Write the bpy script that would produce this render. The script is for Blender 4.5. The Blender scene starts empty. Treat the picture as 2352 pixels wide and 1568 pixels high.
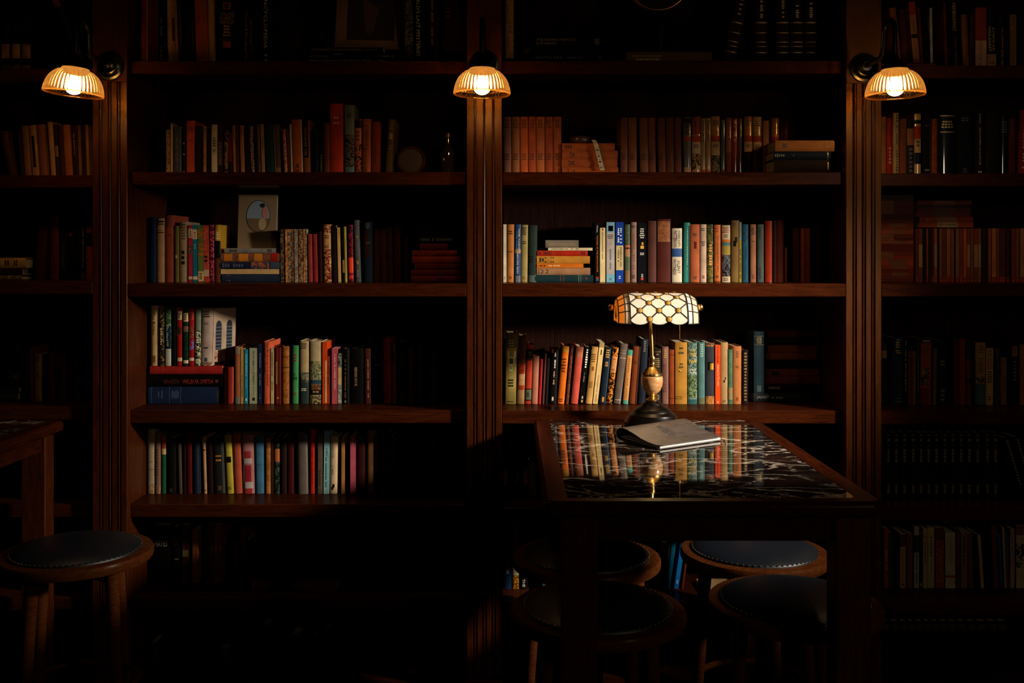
import bpy, math, random
from mathutils import Vector, Matrix

random.seed(7)
SC = bpy.context.scene
COL = SC.collection

# ------------------------------------------------------------------ camera
F = 2286.7            # focal length in pixels of the 2352 px wide frame (35 mm on 36 mm)
CX, HY = 1176.0, 595.0  # vanishing point of the depth lines
DIST, EYE = 3.36, 1.58  # camera to bookcase face, eye height
cam_d = bpy.data.cameras.new('camera')
cam_d.lens = 35.0
cam_d.sensor_width = 36.0
cam_d.shift_y = -(784.0 - HY) / 2352.0
cam = bpy.data.objects.new('camera', cam_d)
cam.location = (0, -DIST, EYE)
cam.rotation_euler = (math.radians(90), 0, 0)
COL.objects.link(cam)
SC.camera = cam

# ------------------------------------------------------------------ world, light, exposure
wd = bpy.data.worlds.new('world')
SC.world = wd
wd.use_nodes = True
wd.node_tree.nodes['Background'].inputs[0].default_value = (0.35, 0.5, 1.0, 1)
wd.node_tree.nodes['Background'].inputs[1].default_value = 0.0006

key_d = bpy.data.lights.new('reading_spot', 'SPOT')
key_d.energy = 620
key_d.color = (1.0, 0.90, 0.77)
key_d.shadow_soft_size = 0.10
key_d.spot_size = math.radians(45)
key_d.spot_blend = 1.0
key = bpy.data.objects.new('reading_spot', key_d)
key.location = (2.30, -1.26, 1.93)
KEY_AIM = Vector((-0.12, 0.15, 0.93))
key.rotation_euler = (KEY_AIM - Vector(key.location)).to_track_quat('-Z', 'Y').to_euler()
COL.objects.link(key)

# dim fill added behind the camera for the room's unseen lights
fill_d = bpy.data.lights.new('front_fill', 'POINT')
fill_d.energy = 30
fill_d.color = (1.0, 0.80, 0.58)
fill_d.shadow_soft_size = 0.15
bar = bpy.data.objects.new('front_fill', fill_d)
bar.location = (2.5, -4.0, 2.2)
COL.objects.link(bar)

SC.view_settings.view_transform = 'Standard'
SC.view_settings.look = 'None'
SC.view_settings.exposure = 0.0
SC.view_settings.gamma = 1.0
SC.view_settings.use_curve_mapping = False

SC.cycles.max_bounces = 7
SC.cycles.diffuse_bounces = 3
SC.cycles.glossy_bounces = 3
SC.cycles.transmission_bounces = 6
SC.cycles.transparent_max_bounces = 6

WALL_BULB = 95.0      # radiance of the bulbs in the wall lights
DESK_BULB = 64.0      # radiance of the bulb in the desk lamp

# ------------------------------------------------------------------ helpers
def W(px, py, Y):
    d = DIST + Y
    return Vector(((px - CX) * d / F, Y, EYE - (py - HY) * d / F))

def lin(h):
    h = h.lstrip('#')
    if len(h) == 3:
        h = ''.join(c * 2 for c in h)
    out = []
    for i in (0, 2, 4):
        c = int(h[i:i + 2], 16) / 255.0
        out.append(c / 12.92 if c <= 0.04045 else ((c + 0.055) / 1.055) ** 2.4)
    return tuple(out)

def deepen(c):
    # cloth and printed jackets are a little deeper than their sampled tones
    return tuple(x ** 1.14 for x in c)

def mesh(name, verts, faces, mats=(), smooth=False, fmat=None):
    me = bpy.data.meshes.new(name)
    me.from_pydata([tuple(v) for v in verts], [], faces)
    for m in mats:
        me.materials.append(m)
    if fmat:
        for p, i in zip(me.polygons, fmat):
            p.material_index = i
    if smooth:
        for p in me.polygons:
            p.use_smooth = True
        if smooth != 'all':
            me.set_sharp_from_angle(angle=math.radians(smooth if smooth is not True else 40))
    me.update()
    return me

def obj(name, me, parent=None, loc=None, rot=None, color=None, mat=None):
    o = bpy.data.objects.new(name, me)
    COL.objects.link(o)
    if parent is not None:
        o.parent = parent
    if loc is not None:
        o.location = loc
    if rot is not None:
        o.rotation_euler = rot
    if color is not None:
        c = lin(color) if isinstance(color, str) else color
        o.color = (*(deepen(c)), 1)
    return o

def tag(o, label, cat, group=None, kind=None):
    o['label'] = label
    o['category'] = cat
    if group:
        o['group'] = group
    if kind:
        o['kind'] = kind
    return o

def empty(name, loc=(0, 0, 0), rz=0):
    o = bpy.data.objects.new(name, None)
    COL.objects.link(o)
    o.location = loc
    o.rotation_euler = (0, 0, rz)
    o.empty_display_size = 0.05
    return o

class MB:
    """collects vertices and faces of one mesh"""
    def __init__(s):
        s.v, s.f, s.m = [], [], []
    def add(s, v, f, mi=0):
        o = len(s.v)
        s.v += [tuple(p) for p in v]
        s.f += [tuple(i + o for i in q) for q in f]
        s.m += [mi] * len(f)
        return s
    def box(s, x0, x1, y0, y1, z0, z1, mi=0, bev=0.0):
        if bev:
            return s.bbox(x0, x1, y0, y1, z0, z1, bev, mi)
        v = [(x0, y0, z0), (x1, y0, z0), (x1, y1, z0), (x0, y1, z0), (x0, y0, z1), (x1, y0, z1), (x1, y1, z1), (x0, y1, z1)]
        return s.add(v, BOXF, mi)
    def bbox(s, x0, x1, y0, y1, z0, z1, b, mi=0):
        # box with chamfered edges (26 faces)
        v, ix = [], {}
        X, Y, Z = (x0, x1), (y0, y1), (z0, z1)
        sg = (1, -1)
        for i in (0, 1):
            for j in (0, 1):
                for k in (0, 1):
                    for a in range(3):
                        p = [X[i] + sg[i] * b, Y[j] + sg[j] * b, Z[k] + sg[k] * b]
                        p[a] = (X[i], Y[j], Z[k])[a]
                        ix[i, j, k, a] = len(v)
                        v.append(tuple(p))
        f = []
        for i in (0, 1):
            f.append([ix[i, 0, 0, 0], ix[i, 1, 0, 0], ix[i, 1, 1, 0], ix[i, 0, 1, 0]][::(1 if i else -1)])
            f.append([ix[0, i, 0, 1], ix[1, i, 0, 1], ix[1, i, 1, 1], ix[0, i, 1, 1]][::(-1 if i else 1)])
            f.append([ix[0, 0, i, 2], ix[1, 0, i, 2], ix[1, 1, i, 2], ix[0, 1, i, 2]][::(1 if i else -1)])
        for i in (0, 1):
            for j in (0, 1):
                q = [ix[i, j, 0, 0], ix[i, j, 1, 0], ix[i, j, 1, 1], ix[i, j, 0, 1]]
                f.append(q if (i ^ j) else q[::-1])
                q = [ix[i, 0, j, 0], ix[i, 1, j, 0], ix[i, 1, j, 2], ix[i, 0, j, 2]]
                f.append(q[::-1] if (i ^ j) else q)
                q = [ix[0, i, j, 1], ix[1, i, j, 1], ix[1, i, j, 2], ix[0, i, j, 2]]
                f.append(q if (i ^ j) else q[::-1])
                for k in (0, 1):
                    t = [ix[i, j, k, 0], ix[i, j, k, 1], ix[i, j, k, 2]]
                    f.append(t if (i + j + k) % 2 else t[::-1])
        return s.add(v, f, mi)
    def tube(s, pts, r, n=8, mi=0, caps=True):
        pts = [Vector(p) for p in pts]
        rs = r if isinstance(r, (list, tuple)) else [r] * len(pts)
        rings, up = [], None
        v, f = [], []
        for i, p in enumerate(pts):
            t = (pts[min(i + 1, len(pts) - 1)] - pts[max(i - 1, 0)])
            t = t.normalized() if t.length > 1e-9 else Vector((0, 0, 1))
            if up is None:
                up = Vector((0, 0, 1)) if abs(t.z) < 0.9 else Vector((0, 1, 0))
            a = t.cross(up)
            if a.length < 1e-6:
                a = t.orthogonal()
            a.normalize()
            up = a.cross(t).normalized()
            for k in range(n):
                w = 2 * math.pi * k / n
                v.append(p + (a * math.cos(w) + up * math.sin(w)) * rs[i])
        for i in range(len(pts) - 1):
            for k in range(n):
                k2 = (k + 1) % n
                f.append((i * n + k, i * n + k2, (i + 1) * n + k2, (i + 1) * n + k))
        if caps:
            f.append(tuple(range(n))[::-1])
            f.append(tuple((len(pts) - 1) * n + k for k in range(n)))
        return s.add(v, f, mi)
    def lathe(s, prof, n=32, c=(0, 0, 0), mi=0, mod=None, closed=False):
        v, f = [], []
        for j, (r, z) in enumerate(prof):
            for k in range(n):
                w = 2 * math.pi * k / n
                rr = r * (mod(w, j) if mod else 1.0)
                v.append((c[0] + rr * math.cos(w), c[1] + rr * math.sin(w), c[2] + z))
        J = len(prof)
        for j in range(J if closed else J - 1):
            j2 = (j + 1) % J
            for k in range(n):
                k2 = (k + 1) % n
                f.append((j * n + k, j * n + k2, j2 * n + k2, j2 * n + k))
        if not closed:
            if prof[0][0] > 1e-6:
                f.append(tuple(range(n))[::-1])
            if prof[-1][0] > 1e-6:
                f.append(tuple((J - 1) * n + k for k in range(n)))
        return s.add(v, f, mi)
    def ball(s, c, r, n=8, m=5, sc=(1, 1, 1), mi=0):
        prof = [(r * math.sin(math.pi * j / m), -r * math.cos(math.pi * j / m)) for j in range(m + 1)]
        v, f = [], []
        for (a, z) in prof:
            for k in range(n):
                w = 2 * math.pi * k / n
                v.append((c[0] + a * math.cos(w) * sc[0], c[1] + a * math.sin(w) * sc[1], c[2] + z * sc[2]))
        for j in range(m):
            for k in range(n):
                k2 = (k + 1) % n
                f.append((j * n + k, j * n + k2, (j + 1) * n + k2, (j + 1) * n + k))
        return s.add(v, f, mi)
    def prism(s, poly, z0, z1, mi=0):
        n = len(poly)
        v = [(x, y, z0) for x, y in poly] + [(x, y, z1) for x, y in poly]
        f = [(i, (i + 1) % n, (i + 1) % n + n, i + n) for i in range(n)]
        f += [tuple(range(n))[::-1], tuple(range(n, 2 * n))]
        return s.add(v, f, mi)
    def build(s, name, mats, parent=None, smooth=False, loc=None, rot=None, color=None):
        if not isinstance(mats, (list, tuple)):
            mats = [mats]
        return obj(name, mesh(name, s.v, s.f, mats, smooth, s.m), parent, loc, rot, color)

BOXF = [(0, 3, 2, 1), (4, 5, 6, 7), (0, 1, 5, 4), (1, 2, 6, 5), (2, 3, 7, 6), (3, 0, 4, 7)]

# ------------------------------------------------------------------ materials
def new_mat(name):
    m = bpy.data.materials.new(name)
    m.use_nodes = True
    nt = m.node_tree
    b = nt.nodes['Principled BSDF']
    return m, nt, b

def node(nt, typ, **kw):
    n = nt.nodes.new(typ)
    for k, v in kw.items():
        if k.startswith('i_'):
            n.inputs[k[2:].replace('_', ' ')].default_value = v
        else:
            setattr(n, k, v)
    return n

def ramp(nt, fac, stops):
    r = nt.nodes.new('ShaderNodeValToRGB')
    e = r.color_ramp.elements
    while len(e) < len(stops):
        e.new(0.5)
    for x, (p, c) in zip(e, stops):
        x.position = p
        x.color = (*c, 1) if len(c) == 3 else c
    nt.links.new(fac, r.inputs[0])
    return r

def mixc(nt, a, b, fac, mode='MIX'):
    m = nt.nodes.new('ShaderNodeMix')
    m.data_type = 'RGBA'
    m.blend_type = mode
    for s, val in ((m.inputs[6], a), (m.inputs[7], b), (m.inputs[0], fac)):
        if hasattr(val, 'is_linked'):
            nt.links.new(val, s)
        else:
            s.default_value = val if not isinstance(val, tuple) else (*val[:3], 1)
    return m.outputs[2]

def noise(nt, scale, detail=3.0, rough=0.55, vec=None, dist=0.0):
    n = node(nt, 'ShaderNodeTexNoise')
    n.inputs['Scale'].default_value = scale
    n.inputs['Detail'].default_value = detail
    n.inputs['Roughness'].default_value = rough
    n.inputs['Distortion'].default_value = dist
    if vec is not None:
        nt.links.new(vec, n.inputs['Vector'])
    return n

def bump(nt, b, h, strength, dist=0.001):
    u = node(nt, 'ShaderNodeBump')
    u.inputs['Strength'].default_value = strength
    u.inputs['Distance'].default_value = dist
    nt.links.new(h, u.inputs['Height'])
    nt.links.new(u.outputs[0], b.inputs['Normal'])

def coords(nt, out='Object', scale=(1, 1, 1), obj_random=False):
    tc = nt.nodes.new('ShaderNodeTexCoord')
    mp = nt.nodes.new('ShaderNodeMapping')
    mp.inputs['Scale'].default_value = scale
    nt.links.new(tc.outputs[out], mp.inputs['Vector'])
    if obj_random:
        oi = nt.nodes.new('ShaderNodeObjectInfo')
        mu = nt.nodes.new('ShaderNodeMath')
        mu.operation = 'MULTIPLY'
        mu.inputs[1].default_value = 37.0
        nt.links.new(oi.outputs['Random'], mu.inputs[0])
        nt.links.new(mu.outputs[0], mp.inputs['Location'])
    return mp.outputs[0]

M = {}

def wood(name, dark, light, rough=0.32, scale=(1, 1, 1), coat=0.05, spec=0.03):
    m, nt, b = new_mat(name)
    v = coords(nt, 'Object', scale)
    n1 = noise(nt, 14, 5, 0.6, v, 0.6)
    n2 = noise(nt, 90, 3, 0.6, v)
    r = ramp(nt, n1.outputs[0], [(0.3, dark), (0.7, light)])
    r2 = ramp(nt, n2.outputs[0], [(0.35, (0.62, 0.6, 0.58)), (0.65, (1, 1, 1))])
    c = mixc(nt, r.outputs[0], r2.outputs[0], 1.0, 'MULTIPLY')
    nt.links.new(c, b.inputs['Base Color'])
    b.inputs['Roughness'].default_value = rough
    b.inputs['Coat Weight'].default_value = coat
    b.inputs['Coat Roughness'].default_value = 0.25
    b.inputs['Specular IOR Level'].default_value = spec
    b.inputs['Specular Tint'].default_value = (1.0, 0.50, 0.18, 1)
    bump(nt, b, n2.outputs[0], 0.12, 0.0006)
    M[name] = m

MAH_D, MAH_L = (0.021, 0.0040, 0.0010), (0.058, 0.0115, 0.0028)
wood('wood_upright', (0.026, 0.0050, 0.0011), (0.072, 0.0150, 0.0032), 0.36, (8, 8, 0.7), 0.0, 0.42)
wood('wood_bead', MAH_D, MAH_L, 0.25, (8, 8, 0.7), 0.35)
wood('wood_shelf', MAH_D, MAH_L, 0.33, (0.7, 8, 8))
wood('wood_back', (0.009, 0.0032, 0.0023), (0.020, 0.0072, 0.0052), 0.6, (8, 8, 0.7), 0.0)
wood('wood_table', (0.018, 0.0032, 0.0010), (0.050, 0.0098, 0.0028), 0.30, (6, 0.8, 6))
wood('wood_stool', (0.050, 0.012, 0.0028), (0.10, 0.028, 0.0068), 0.36, (3, 3, 14))
wood('wood_floor', (0.03, 0.014, 0.006), (0.06, 0.026, 0.012), 0.4, (1, 8, 1))

def plain(name, col, rough=0.5, metal=0.0, coat=0.0, spec=0.5):
    m, nt, b = new_mat(name)
    b.inputs['Base Color'].default_value = (*col, 1)
    b.inputs['Roughness'].default_value = rough
    b.inputs['Metallic'].default_value = metal
    b.inputs['Coat Weight'].default_value = coat
    b.inputs['Specular IOR Level'].default_value = spec
    M[name] = m
    return m, nt, b

plain('black_metal', (0.006, 0.006, 0.007), 0.28)
plain('brass', (0.80, 0.52, 0.18), 0.30, 1.0)
m_, nt_, b_ = plain('brass_aged', (0.55, 0.34, 0.11), 0.3, 1.0)
n_ = noise(nt_, 190, 2)
r_ = ramp(nt_, n_.outputs[0], [(0.42, (0.06, 0.03, 0.01)), (0.56, (0.66, 0.43, 0.14))])
nt_.links.new(r_.outputs[0], b_.inputs['Base Color'])
plain('copper', (0.42, 0.17, 0.075), 0.35, 1.0)
plain('pewter', (0.4, 0.38, 0.36), 0.35, 1.0)
plain('lamp_base_lacquer', (0.003, 0.0016, 0.0011), 0.34, spec=0.2)
plain('lead', (0.010, 0.007, 0.005), 0.45, 0.0)
plain('dark_glass', (0.02, 0.012, 0.008), 0.08, coat=1.0)
plain('nail', (0.35, 0.28, 0.17), 0.3, 1.0)

# pale onyx urn
m_, nt_, b_ = plain('onyx', (0.72, 0.48, 0.27), 0.22, coat=0.4)
n_ = noise(nt_, 26, 4, 0.6, coords(nt_, 'Object', (1, 1, 3)), 0.5)
r_ = ramp(nt_, n_.outputs[0], [(0.3, (0.34, 0.15, 0.050)), (0.7, (0.54, 0.30, 0.125))])
nt_.links.new(r_.outputs[0], b_.inputs['Base Color'])

# navy leather
m_, nt_, b_ = plain('navy_leather', (0.0055, 0.0075, 0.0115), 0.38)
n_ = noise(nt_, 420, 2)
bump(nt_, b_, n_.outputs[0], 0.25, 0.0006)

# tan-grey menu leather
m_, nt_, b_ = plain('menu_leather', (0.14, 0.11, 0.09), 0.48)
n_ = noise(nt_, 11, 4, 0.6)
r_ = ramp(nt_, n_.outputs[0], [(0.3, (0.044, 0.031, 0.023)), (0.7, (0.080, 0.062, 0.053))])
nt_.links.new(r_.outputs[0], b_.inputs['Base Color'])
bump(nt_, b_, noise(nt_, 260, 3).outputs[0], 0.15, 0.0005)
plain('menu_mark', (0.012, 0.009, 0.007), 0.6)

# black marble with pale veins
m_, nt_, b_ = new_mat('marble')
v_ = coords(nt_, 'Object', (0.75, 1.5, 1.0))
wv = noise(nt_, 5.0, 5, 0.62, v_)
add = nt_.nodes.new('ShaderNodeVectorMath'); add.operation = 'MULTIPLY_ADD'
add.inputs[1].default_value = (0.20, 0.20, 0.20)
nt_.links.new(wv.outputs['Color'], add.inputs[0]); nt_.links.new(v_, add.inputs[2])
def vein(scale, w0, w1):
    vo = nt_.nodes.new('ShaderNodeTexVoronoi'); vo.feature = 'DISTANCE_TO_EDGE'
    vo.inputs['Scale'].default_value = scale
    nt_.links.new(add.outputs[0], vo.inputs['Vector'])
    return ramp(nt_, vo.outputs['Distance'], [(w0, (1, 1, 1)), (w1, (0, 0, 0))]).outputs[0]
ve1, ve2 = vein(5.0, 0.004, 0.030), vein(13.0, 0.004, 0.035)
msk = ramp(nt_, noise(nt_, 4.0, 3, 0.6, v_).outputs[0], [(0.40, (0, 0, 0)), (0.54, (1, 1, 1))]).outputs[0]
msk2 = ramp(nt_, noise(nt_, 7.3, 3, 0.6, v_).outputs[0], [(0.45, (0, 0, 0)), (0.58, (1, 1, 1))]).outputs[0]
va = mixc(nt_, (0, 0, 0), ve1, msk)
vb = mixc(nt_, (0, 0, 0), ve2, msk2)
vs = mixc(nt_, va, vb, 1.0, 'LIGHTEN')
base_ = ramp(nt_, noise(nt_, 9, 4, 0.6, v_).outputs[0], [(0.35, (0.006, 0.004, 0.0035)), (0.7, (0.022, 0.011, 0.008))]).outputs[0]
col_ = mixc(nt_, base_, (0.50, 0.40, 0.31), vs)
nt_.links.new(col_, b_.inputs['Base Color'])
b_.inputs['Roughness'].default_value = 0.035
b_.inputs['IOR'].default_value = 1.75
M['marble'] = m_

# ------- book materials: colour comes from the object's own colour
def book_mat(name, rough, kind='cloth'):
    m, nt, b = new_mat(name)
    oi = nt.nodes.new('ShaderNodeObjectInfo')
    v = coords(nt, 'Object', (1, 1, 1), True)
    n1 = noise(nt, 22, 4, 0.6, v)
    var = ramp(nt, n1.outputs[0], [(0.3, (0.72, 0.70, 0.68)), (0.65, (1.0, 1.0, 1.0))])
    base = oi.outputs['Color']
    if kind == 'pattern':
        at = nt.nodes.new('ShaderNodeAttribute')
        at.attribute_type = 'OBJECT'
        at.attribute_name = 'accent'
        n3 = noise(nt, 75, 2.5, 0.55, v, 1.6)
        fac = ramp(nt, n3.outputs[0], [(0.50, (0, 0, 0)), (0.53, (1, 1, 1))])
        base = mixc(nt, base, at.outputs['Color'], fac.outputs[0])
    c = mixc(nt, base, var.outputs[0], 1.0, 'MULTIPLY')
    nt.links.new(c, b.inputs['Base Color'])
    b.inputs['Roughness'].default_value = rough
    b.inputs['Specular IOR Level'].default_value = 0.07
    if kind == 'cloth':
        bump(nt, b, noise(nt, 900, 2, 0.6, v).outputs[0], 0.25, 0.0004)
    if kind == 'plastic':
        b.inputs['Coat Weight'].default_value = 1.0
        b.inputs['Coat Roughness'].default_value = 0.06
        bump(nt, b, noise(nt, 120, 2, 0.5, v).outputs[0], 0.25, 0.0012)
    M[name] = m

book_mat('cloth', 0.62)
book_mat('jacket', 0.42, 'jacket')
book_mat('plastic', 0.35, 'plastic')
book_mat('pattern', 0.45, 'pattern')
m_, nt_, b_ = new_mat('ink')
oi_ = nt_.nodes.new('ShaderNodeObjectInfo')
nt_.links.new(oi_.outputs['Color'], b_.inputs['Base Color'])
b_.inputs['Roughness'].default_value = 0.5
M['ink'] = m_
m_, nt_, b_ = new_mat('gilt')
b_.inputs['Base Color'].default_value = (0.40, 0.26, 0.10, 1)
b_.inputs['Metallic'].default_value = 0.6
b_.inputs['Roughness'].default_value = 0.38
M['gilt'] = m_
m_, nt_, b_ = new_mat('paper')
v_ = coords(nt_, 'Object', (1, 1, 1), True)
w_ = nt_.nodes.new('ShaderNodeTexNoise'); w_.inputs['Scale'].default_value = 40
mp_ = nt_.nodes.new('ShaderNodeMapping'); mp_.inputs['Scale'].default_value = (60, 1, 1)
nt_.links.new(v_, mp_.inputs['Vector']); nt_.links.new(mp_.outputs[0], w_.inputs['Vector'])
r_ = ramp(nt_, w_.outputs[0], [(0.3, (0.34, 0.25, 0.15)), (0.7, (0.60, 0.49, 0.33))])
nt_.links.new(r_.outputs[0], b_.inputs['Base Color'])
b_.inputs['Roughness'].default_value = 0.8
M['paper'] = m_
plain('paper_white', (0.78, 0.72, 0.62), 0.7)

# glass of the wall lights: amber ribbed, bulb glows through it
def shade_glass(name, gw, tint, transl, rough=0.0, tw=0.2):
    m = bpy.data.materials.new(name); m.use_nodes = True
    nt = m.node_tree; nt.nodes.clear()
    out = nt.nodes.new('ShaderNodeOutputMaterial')
    gl = nt.nodes.new('ShaderNodeBsdfGlass'); gl.inputs['Color'].default_value = (*tint, 1)
    gl.inputs['Roughness'].default_value = rough; gl.inputs['IOR'].default_value = 1.48
    tl = nt.nodes.new('ShaderNodeBsdfTranslucent'); tl.inputs[0].default_value = (*transl, 1)
    m1 = nt.nodes.new('ShaderNodeMixShader'); m1.inputs[0].default_value = gw
    nt.links.new(tl.outputs[0], m1.inputs[1]); nt.links.new(gl.outputs[0], m1.inputs[2])
    tp = nt.nodes.new('ShaderNodeBsdfTransparent'); tp.inputs[0].default_value = (*tint, 1)
    m2 = nt.nodes.new('ShaderNodeMixShader'); m2.inputs[0].default_value = tw
    nt.links.new(m1.outputs[0], m2.inputs[1]); nt.links.new(tp.outputs[0], m2.inputs[2])
    nt.links.new(m2.outputs[0], out.inputs[0])
    M[name] = m
shade_glass('ribbed_glass', 0.86, (0.97, 0.72, 0.36), (0.95, 0.58, 0.20), 0.03, 0.0)
shade_glass('ribbed_glass_inner', 1.0, (1.0, 0.93, 0.82), (0.8, 0.5, 0.2), 0.0, 0.40)

def emis(name, col, s):
    m = bpy.data.materials.new(name); m.use_nodes = True
    nt = m.node_tree; nt.nodes.clear()
    out = nt.nodes.new('ShaderNodeOutputMaterial')
    e = nt.nodes.new('ShaderNodeEmission'); e.inputs[0].default_value = (*col, 1); e.inputs[1].default_value = s
    nt.links.new(e.outputs[0], out.inputs[0])
    M[name] = m
emis('wall_bulb', (1.0, 0.64, 0.31), WALL_BULB)
emis('desk_bulb', (1.0, 0.66, 0.30), DESK_BULB)

# opal glass of the desk lamp
def opal(name, refl, trans, wt):
    m = bpy.data.materials.new(name); m.use_nodes = True
    nt = m.node_tree; nt.nodes.clear()
    out = nt.nodes.new('ShaderNodeOutputMaterial')
    v = coords(nt, 'Object', (1, 1, 1), True)
    n = noise(nt, 18, 4, 0.6, v, 0.8)
    cr = ramp(nt, n.outputs[0], [(0.3, tuple(c * 0.86 for c in refl)), (0.7, refl)])
    d = nt.nodes.new('ShaderNodeBsdfDiffuse'); nt.links.new(cr.outputs[0], d.inputs[0])
    t = nt.nodes.new('ShaderNodeBsdfTranslucent'); t.inputs[0].default_value = (*trans, 1)
    g = nt.nodes.new('ShaderNodeBsdfGlossy'); g.inputs['Roughness'].default_value = 0.12
    m1 = nt.nodes.new('ShaderNodeMixShader'); m1.inputs[0].default_value = wt
    nt.links.new(d.outputs[0], m1.inputs[1]); nt.links.new(t.outputs[0], m1.inputs[2])
    m2 = nt.nodes.new('ShaderNodeMixShader'); m2.inputs[0].default_value = 0.06
    nt.links.new(m1.outputs[0], m2.inputs[1]); nt.links.new(g.outputs[0], m2.inputs[2])
    nt.links.new(m2.outputs[0], out.inputs[0])
    M[name] = m
opal('opal_cream', (0.86, 0.77, 0.64), (1.0, 0.80, 0.46), 0.22)
opal('opal_amber', (0.95, 0.88, 0.76), (1.0, 0.60, 0.16), 0.62)
opal('jewel', (0.80, 0.44, 0.08), (1.0, 0.66, 0.16), 0.5)
# ================================================================== the setting
o = MB().box(-4.5, 4.5, -4.6, 0.6, -0.05, 0.0).build('floor', M['wood_floor'])
o['kind'] = 'structure'; o['label'] = 'dark timber floor of the reading bar'
o = MB().box(-4.5, 4.5, 0.46, 0.60, 0.0, 3.2).build('wall_back', M['wood_floor'])
o['kind'] = 'structure'; o['label'] = 'dark wall behind the built-in bookcase'

# ================================================================== the bookcase
BACK_Y = 0.40
PIL = {'0': (-2.70, -2.58), '1': (-1.416, -1.299), '2': (-0.153, -0.034), '3': (1.127, 1.247), '4': (2.41, 2.53)}
BAY = {'A': (-2.58, -1.416), 'B': (-1.299, -0.153), 'C': (-0.034, 1.127), 'D': (1.247, 2.41)}
# front-edge pixel row of each shelf's top, per bay; shelf 2 is flush with the pilasters, the others stand 3 cm back
SHELF_PX = {'A': (157, 402, 645, 934, 1158, 1371), 'B': (140, 395, 651, 942, 1158, 1371),
            'C': (139, 395, 651, 943, 1165, 1382), 'D': (150, 398, 651, 945, 1165, 1382)}
SET = (0.03, 0.03, 0.0, 0.03, 0.03, 0.03, 0.03)
SZ = {}
bookcase = empty('bookcase', (0, 0.2, 0))
tag(bookcase, 'built-in mahogany bookcase with fluted pillars filling the whole wall', 'bookcase')
PB = Vector((0, 0.2, 0))

def bc(mb, name, mat, parent=None, smooth=False):
    o = mb.build(name, M[mat], parent or bookcase, smooth)
    if parent is None:
        o.location = -PB
    return o

for bay, (xa, xb) in BAY.items():
    SZ[bay] = []
    for i, py in enumerate(SHELF_PX[bay]):
        z = W(0, py, SET[i]).z
        SZ[bay].append(z)
        bc(MB().box(xa, xb, SET[i], BACK_Y, z - 0.0445, z, bev=0.0025), 'shelf', 'wood_shelf')
    SZ[bay].append(0.105)
    bc(MB().box(xa, xb, SET[6], BACK_Y, 0.06, 0.105, bev=0.0025), 'shelf', 'wood_shelf')
    bc(MB().box(xa, xb, 0.05, 0.07, 0.0, 0.06), 'plinth_board', 'wood_shelf')
    bc(MB().box(xa, xb, SET[0], BACK_Y, 2.80, 2.84), 'shelf', 'wood_shelf')
    # back of the bay: upright boards
    nb = 6
    for k in range(nb):
        x0 = xa + (xb - xa) * k / nb
        x1 = xa + (xb - xa) * (k + 1) / nb
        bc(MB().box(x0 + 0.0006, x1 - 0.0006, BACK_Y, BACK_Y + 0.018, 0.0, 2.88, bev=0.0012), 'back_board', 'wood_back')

def pilaster_profile(x0, x1, y):
    """plan outline of the fluted face, left to right along the front"""
    w = x1 - x0
    pts = [(x0, y + 0.04), (x0, y + 0.0015), (x0 + 0.0015, y)]
    for c in (0.215, 0.475, 0.735):
        g = x0 + c * w
        # flat - quirk - half-round bead - quirk
        pts += [(g - 0.0040, y), (g - 0.0036, y + 0.006), (g - 0.0014, y + 0.006)]
        for a in range(0, 7):
            t = math.pi * (1 - a / 6)
            pts.append((g + 0.0024 + 0.0036 * math.cos(t), y + 0.0036 - 0.0036 * math.sin(t)))
        pts += [(g + 0.0064, y + 0.006), (g + 0.0112, y + 0.006), (g + 0.0116, y)]
    pts += [(x1 - 0.0015, y), (x1, y + 0.0015), (x1, y + 0.04)]
    return pts

for k, (xa, xb) in PIL.items():
    top = 2.178 if k != '3' else 2.172
    prof_ = pilaster_profile(xa, xb, 0.0)
    mb = MB().prism(prof_, 0.16, top)
    for i in range(len(prof_)):
        if 3 <= i < len(prof_) - 3 and 3 <= (i - 3) % 13 <= 8:      # the half-round beads are polished
            mb.m[i] = 1
    p = mb.build('pilaster', [M['wood_upright'], M['wood_bead']], bookcase, 30, loc=-PB)
    bc(MB().box(xa, xb, -0.001, 0.04, top, 2.88, bev=0.0015), 'cap_block', 'wood_upright', p)
    bc(MB().box(xa - 0.004, xb + 0.004, -0.008, 0.04, 0.0, 0.16, bev=0.003), 'base_block', 'wood_upright', p)
    bc(MB().box(xa + 0.004, xb - 0.004, 0.04, BACK_Y, 0.0, 2.88), 'side_panel', 'wood_upright', p)

# ================================================================== tables
def rrect(x0, x1, y0, y1, r, n=6):
    pts = []
    for cx, cy, a0 in ((x1 - r, y0 + r, -90), (x1 - r, y1 - r, 0), (x0 + r, y1 - r, 90), (x0 + r, y0 + r, 180)):
        for k in range(n + 1):
            a = math.radians(a0 + 90 * k / n)
            pts.append((cx + r * math.cos(a), cy + r * math.sin(a)))
    return pts

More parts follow.
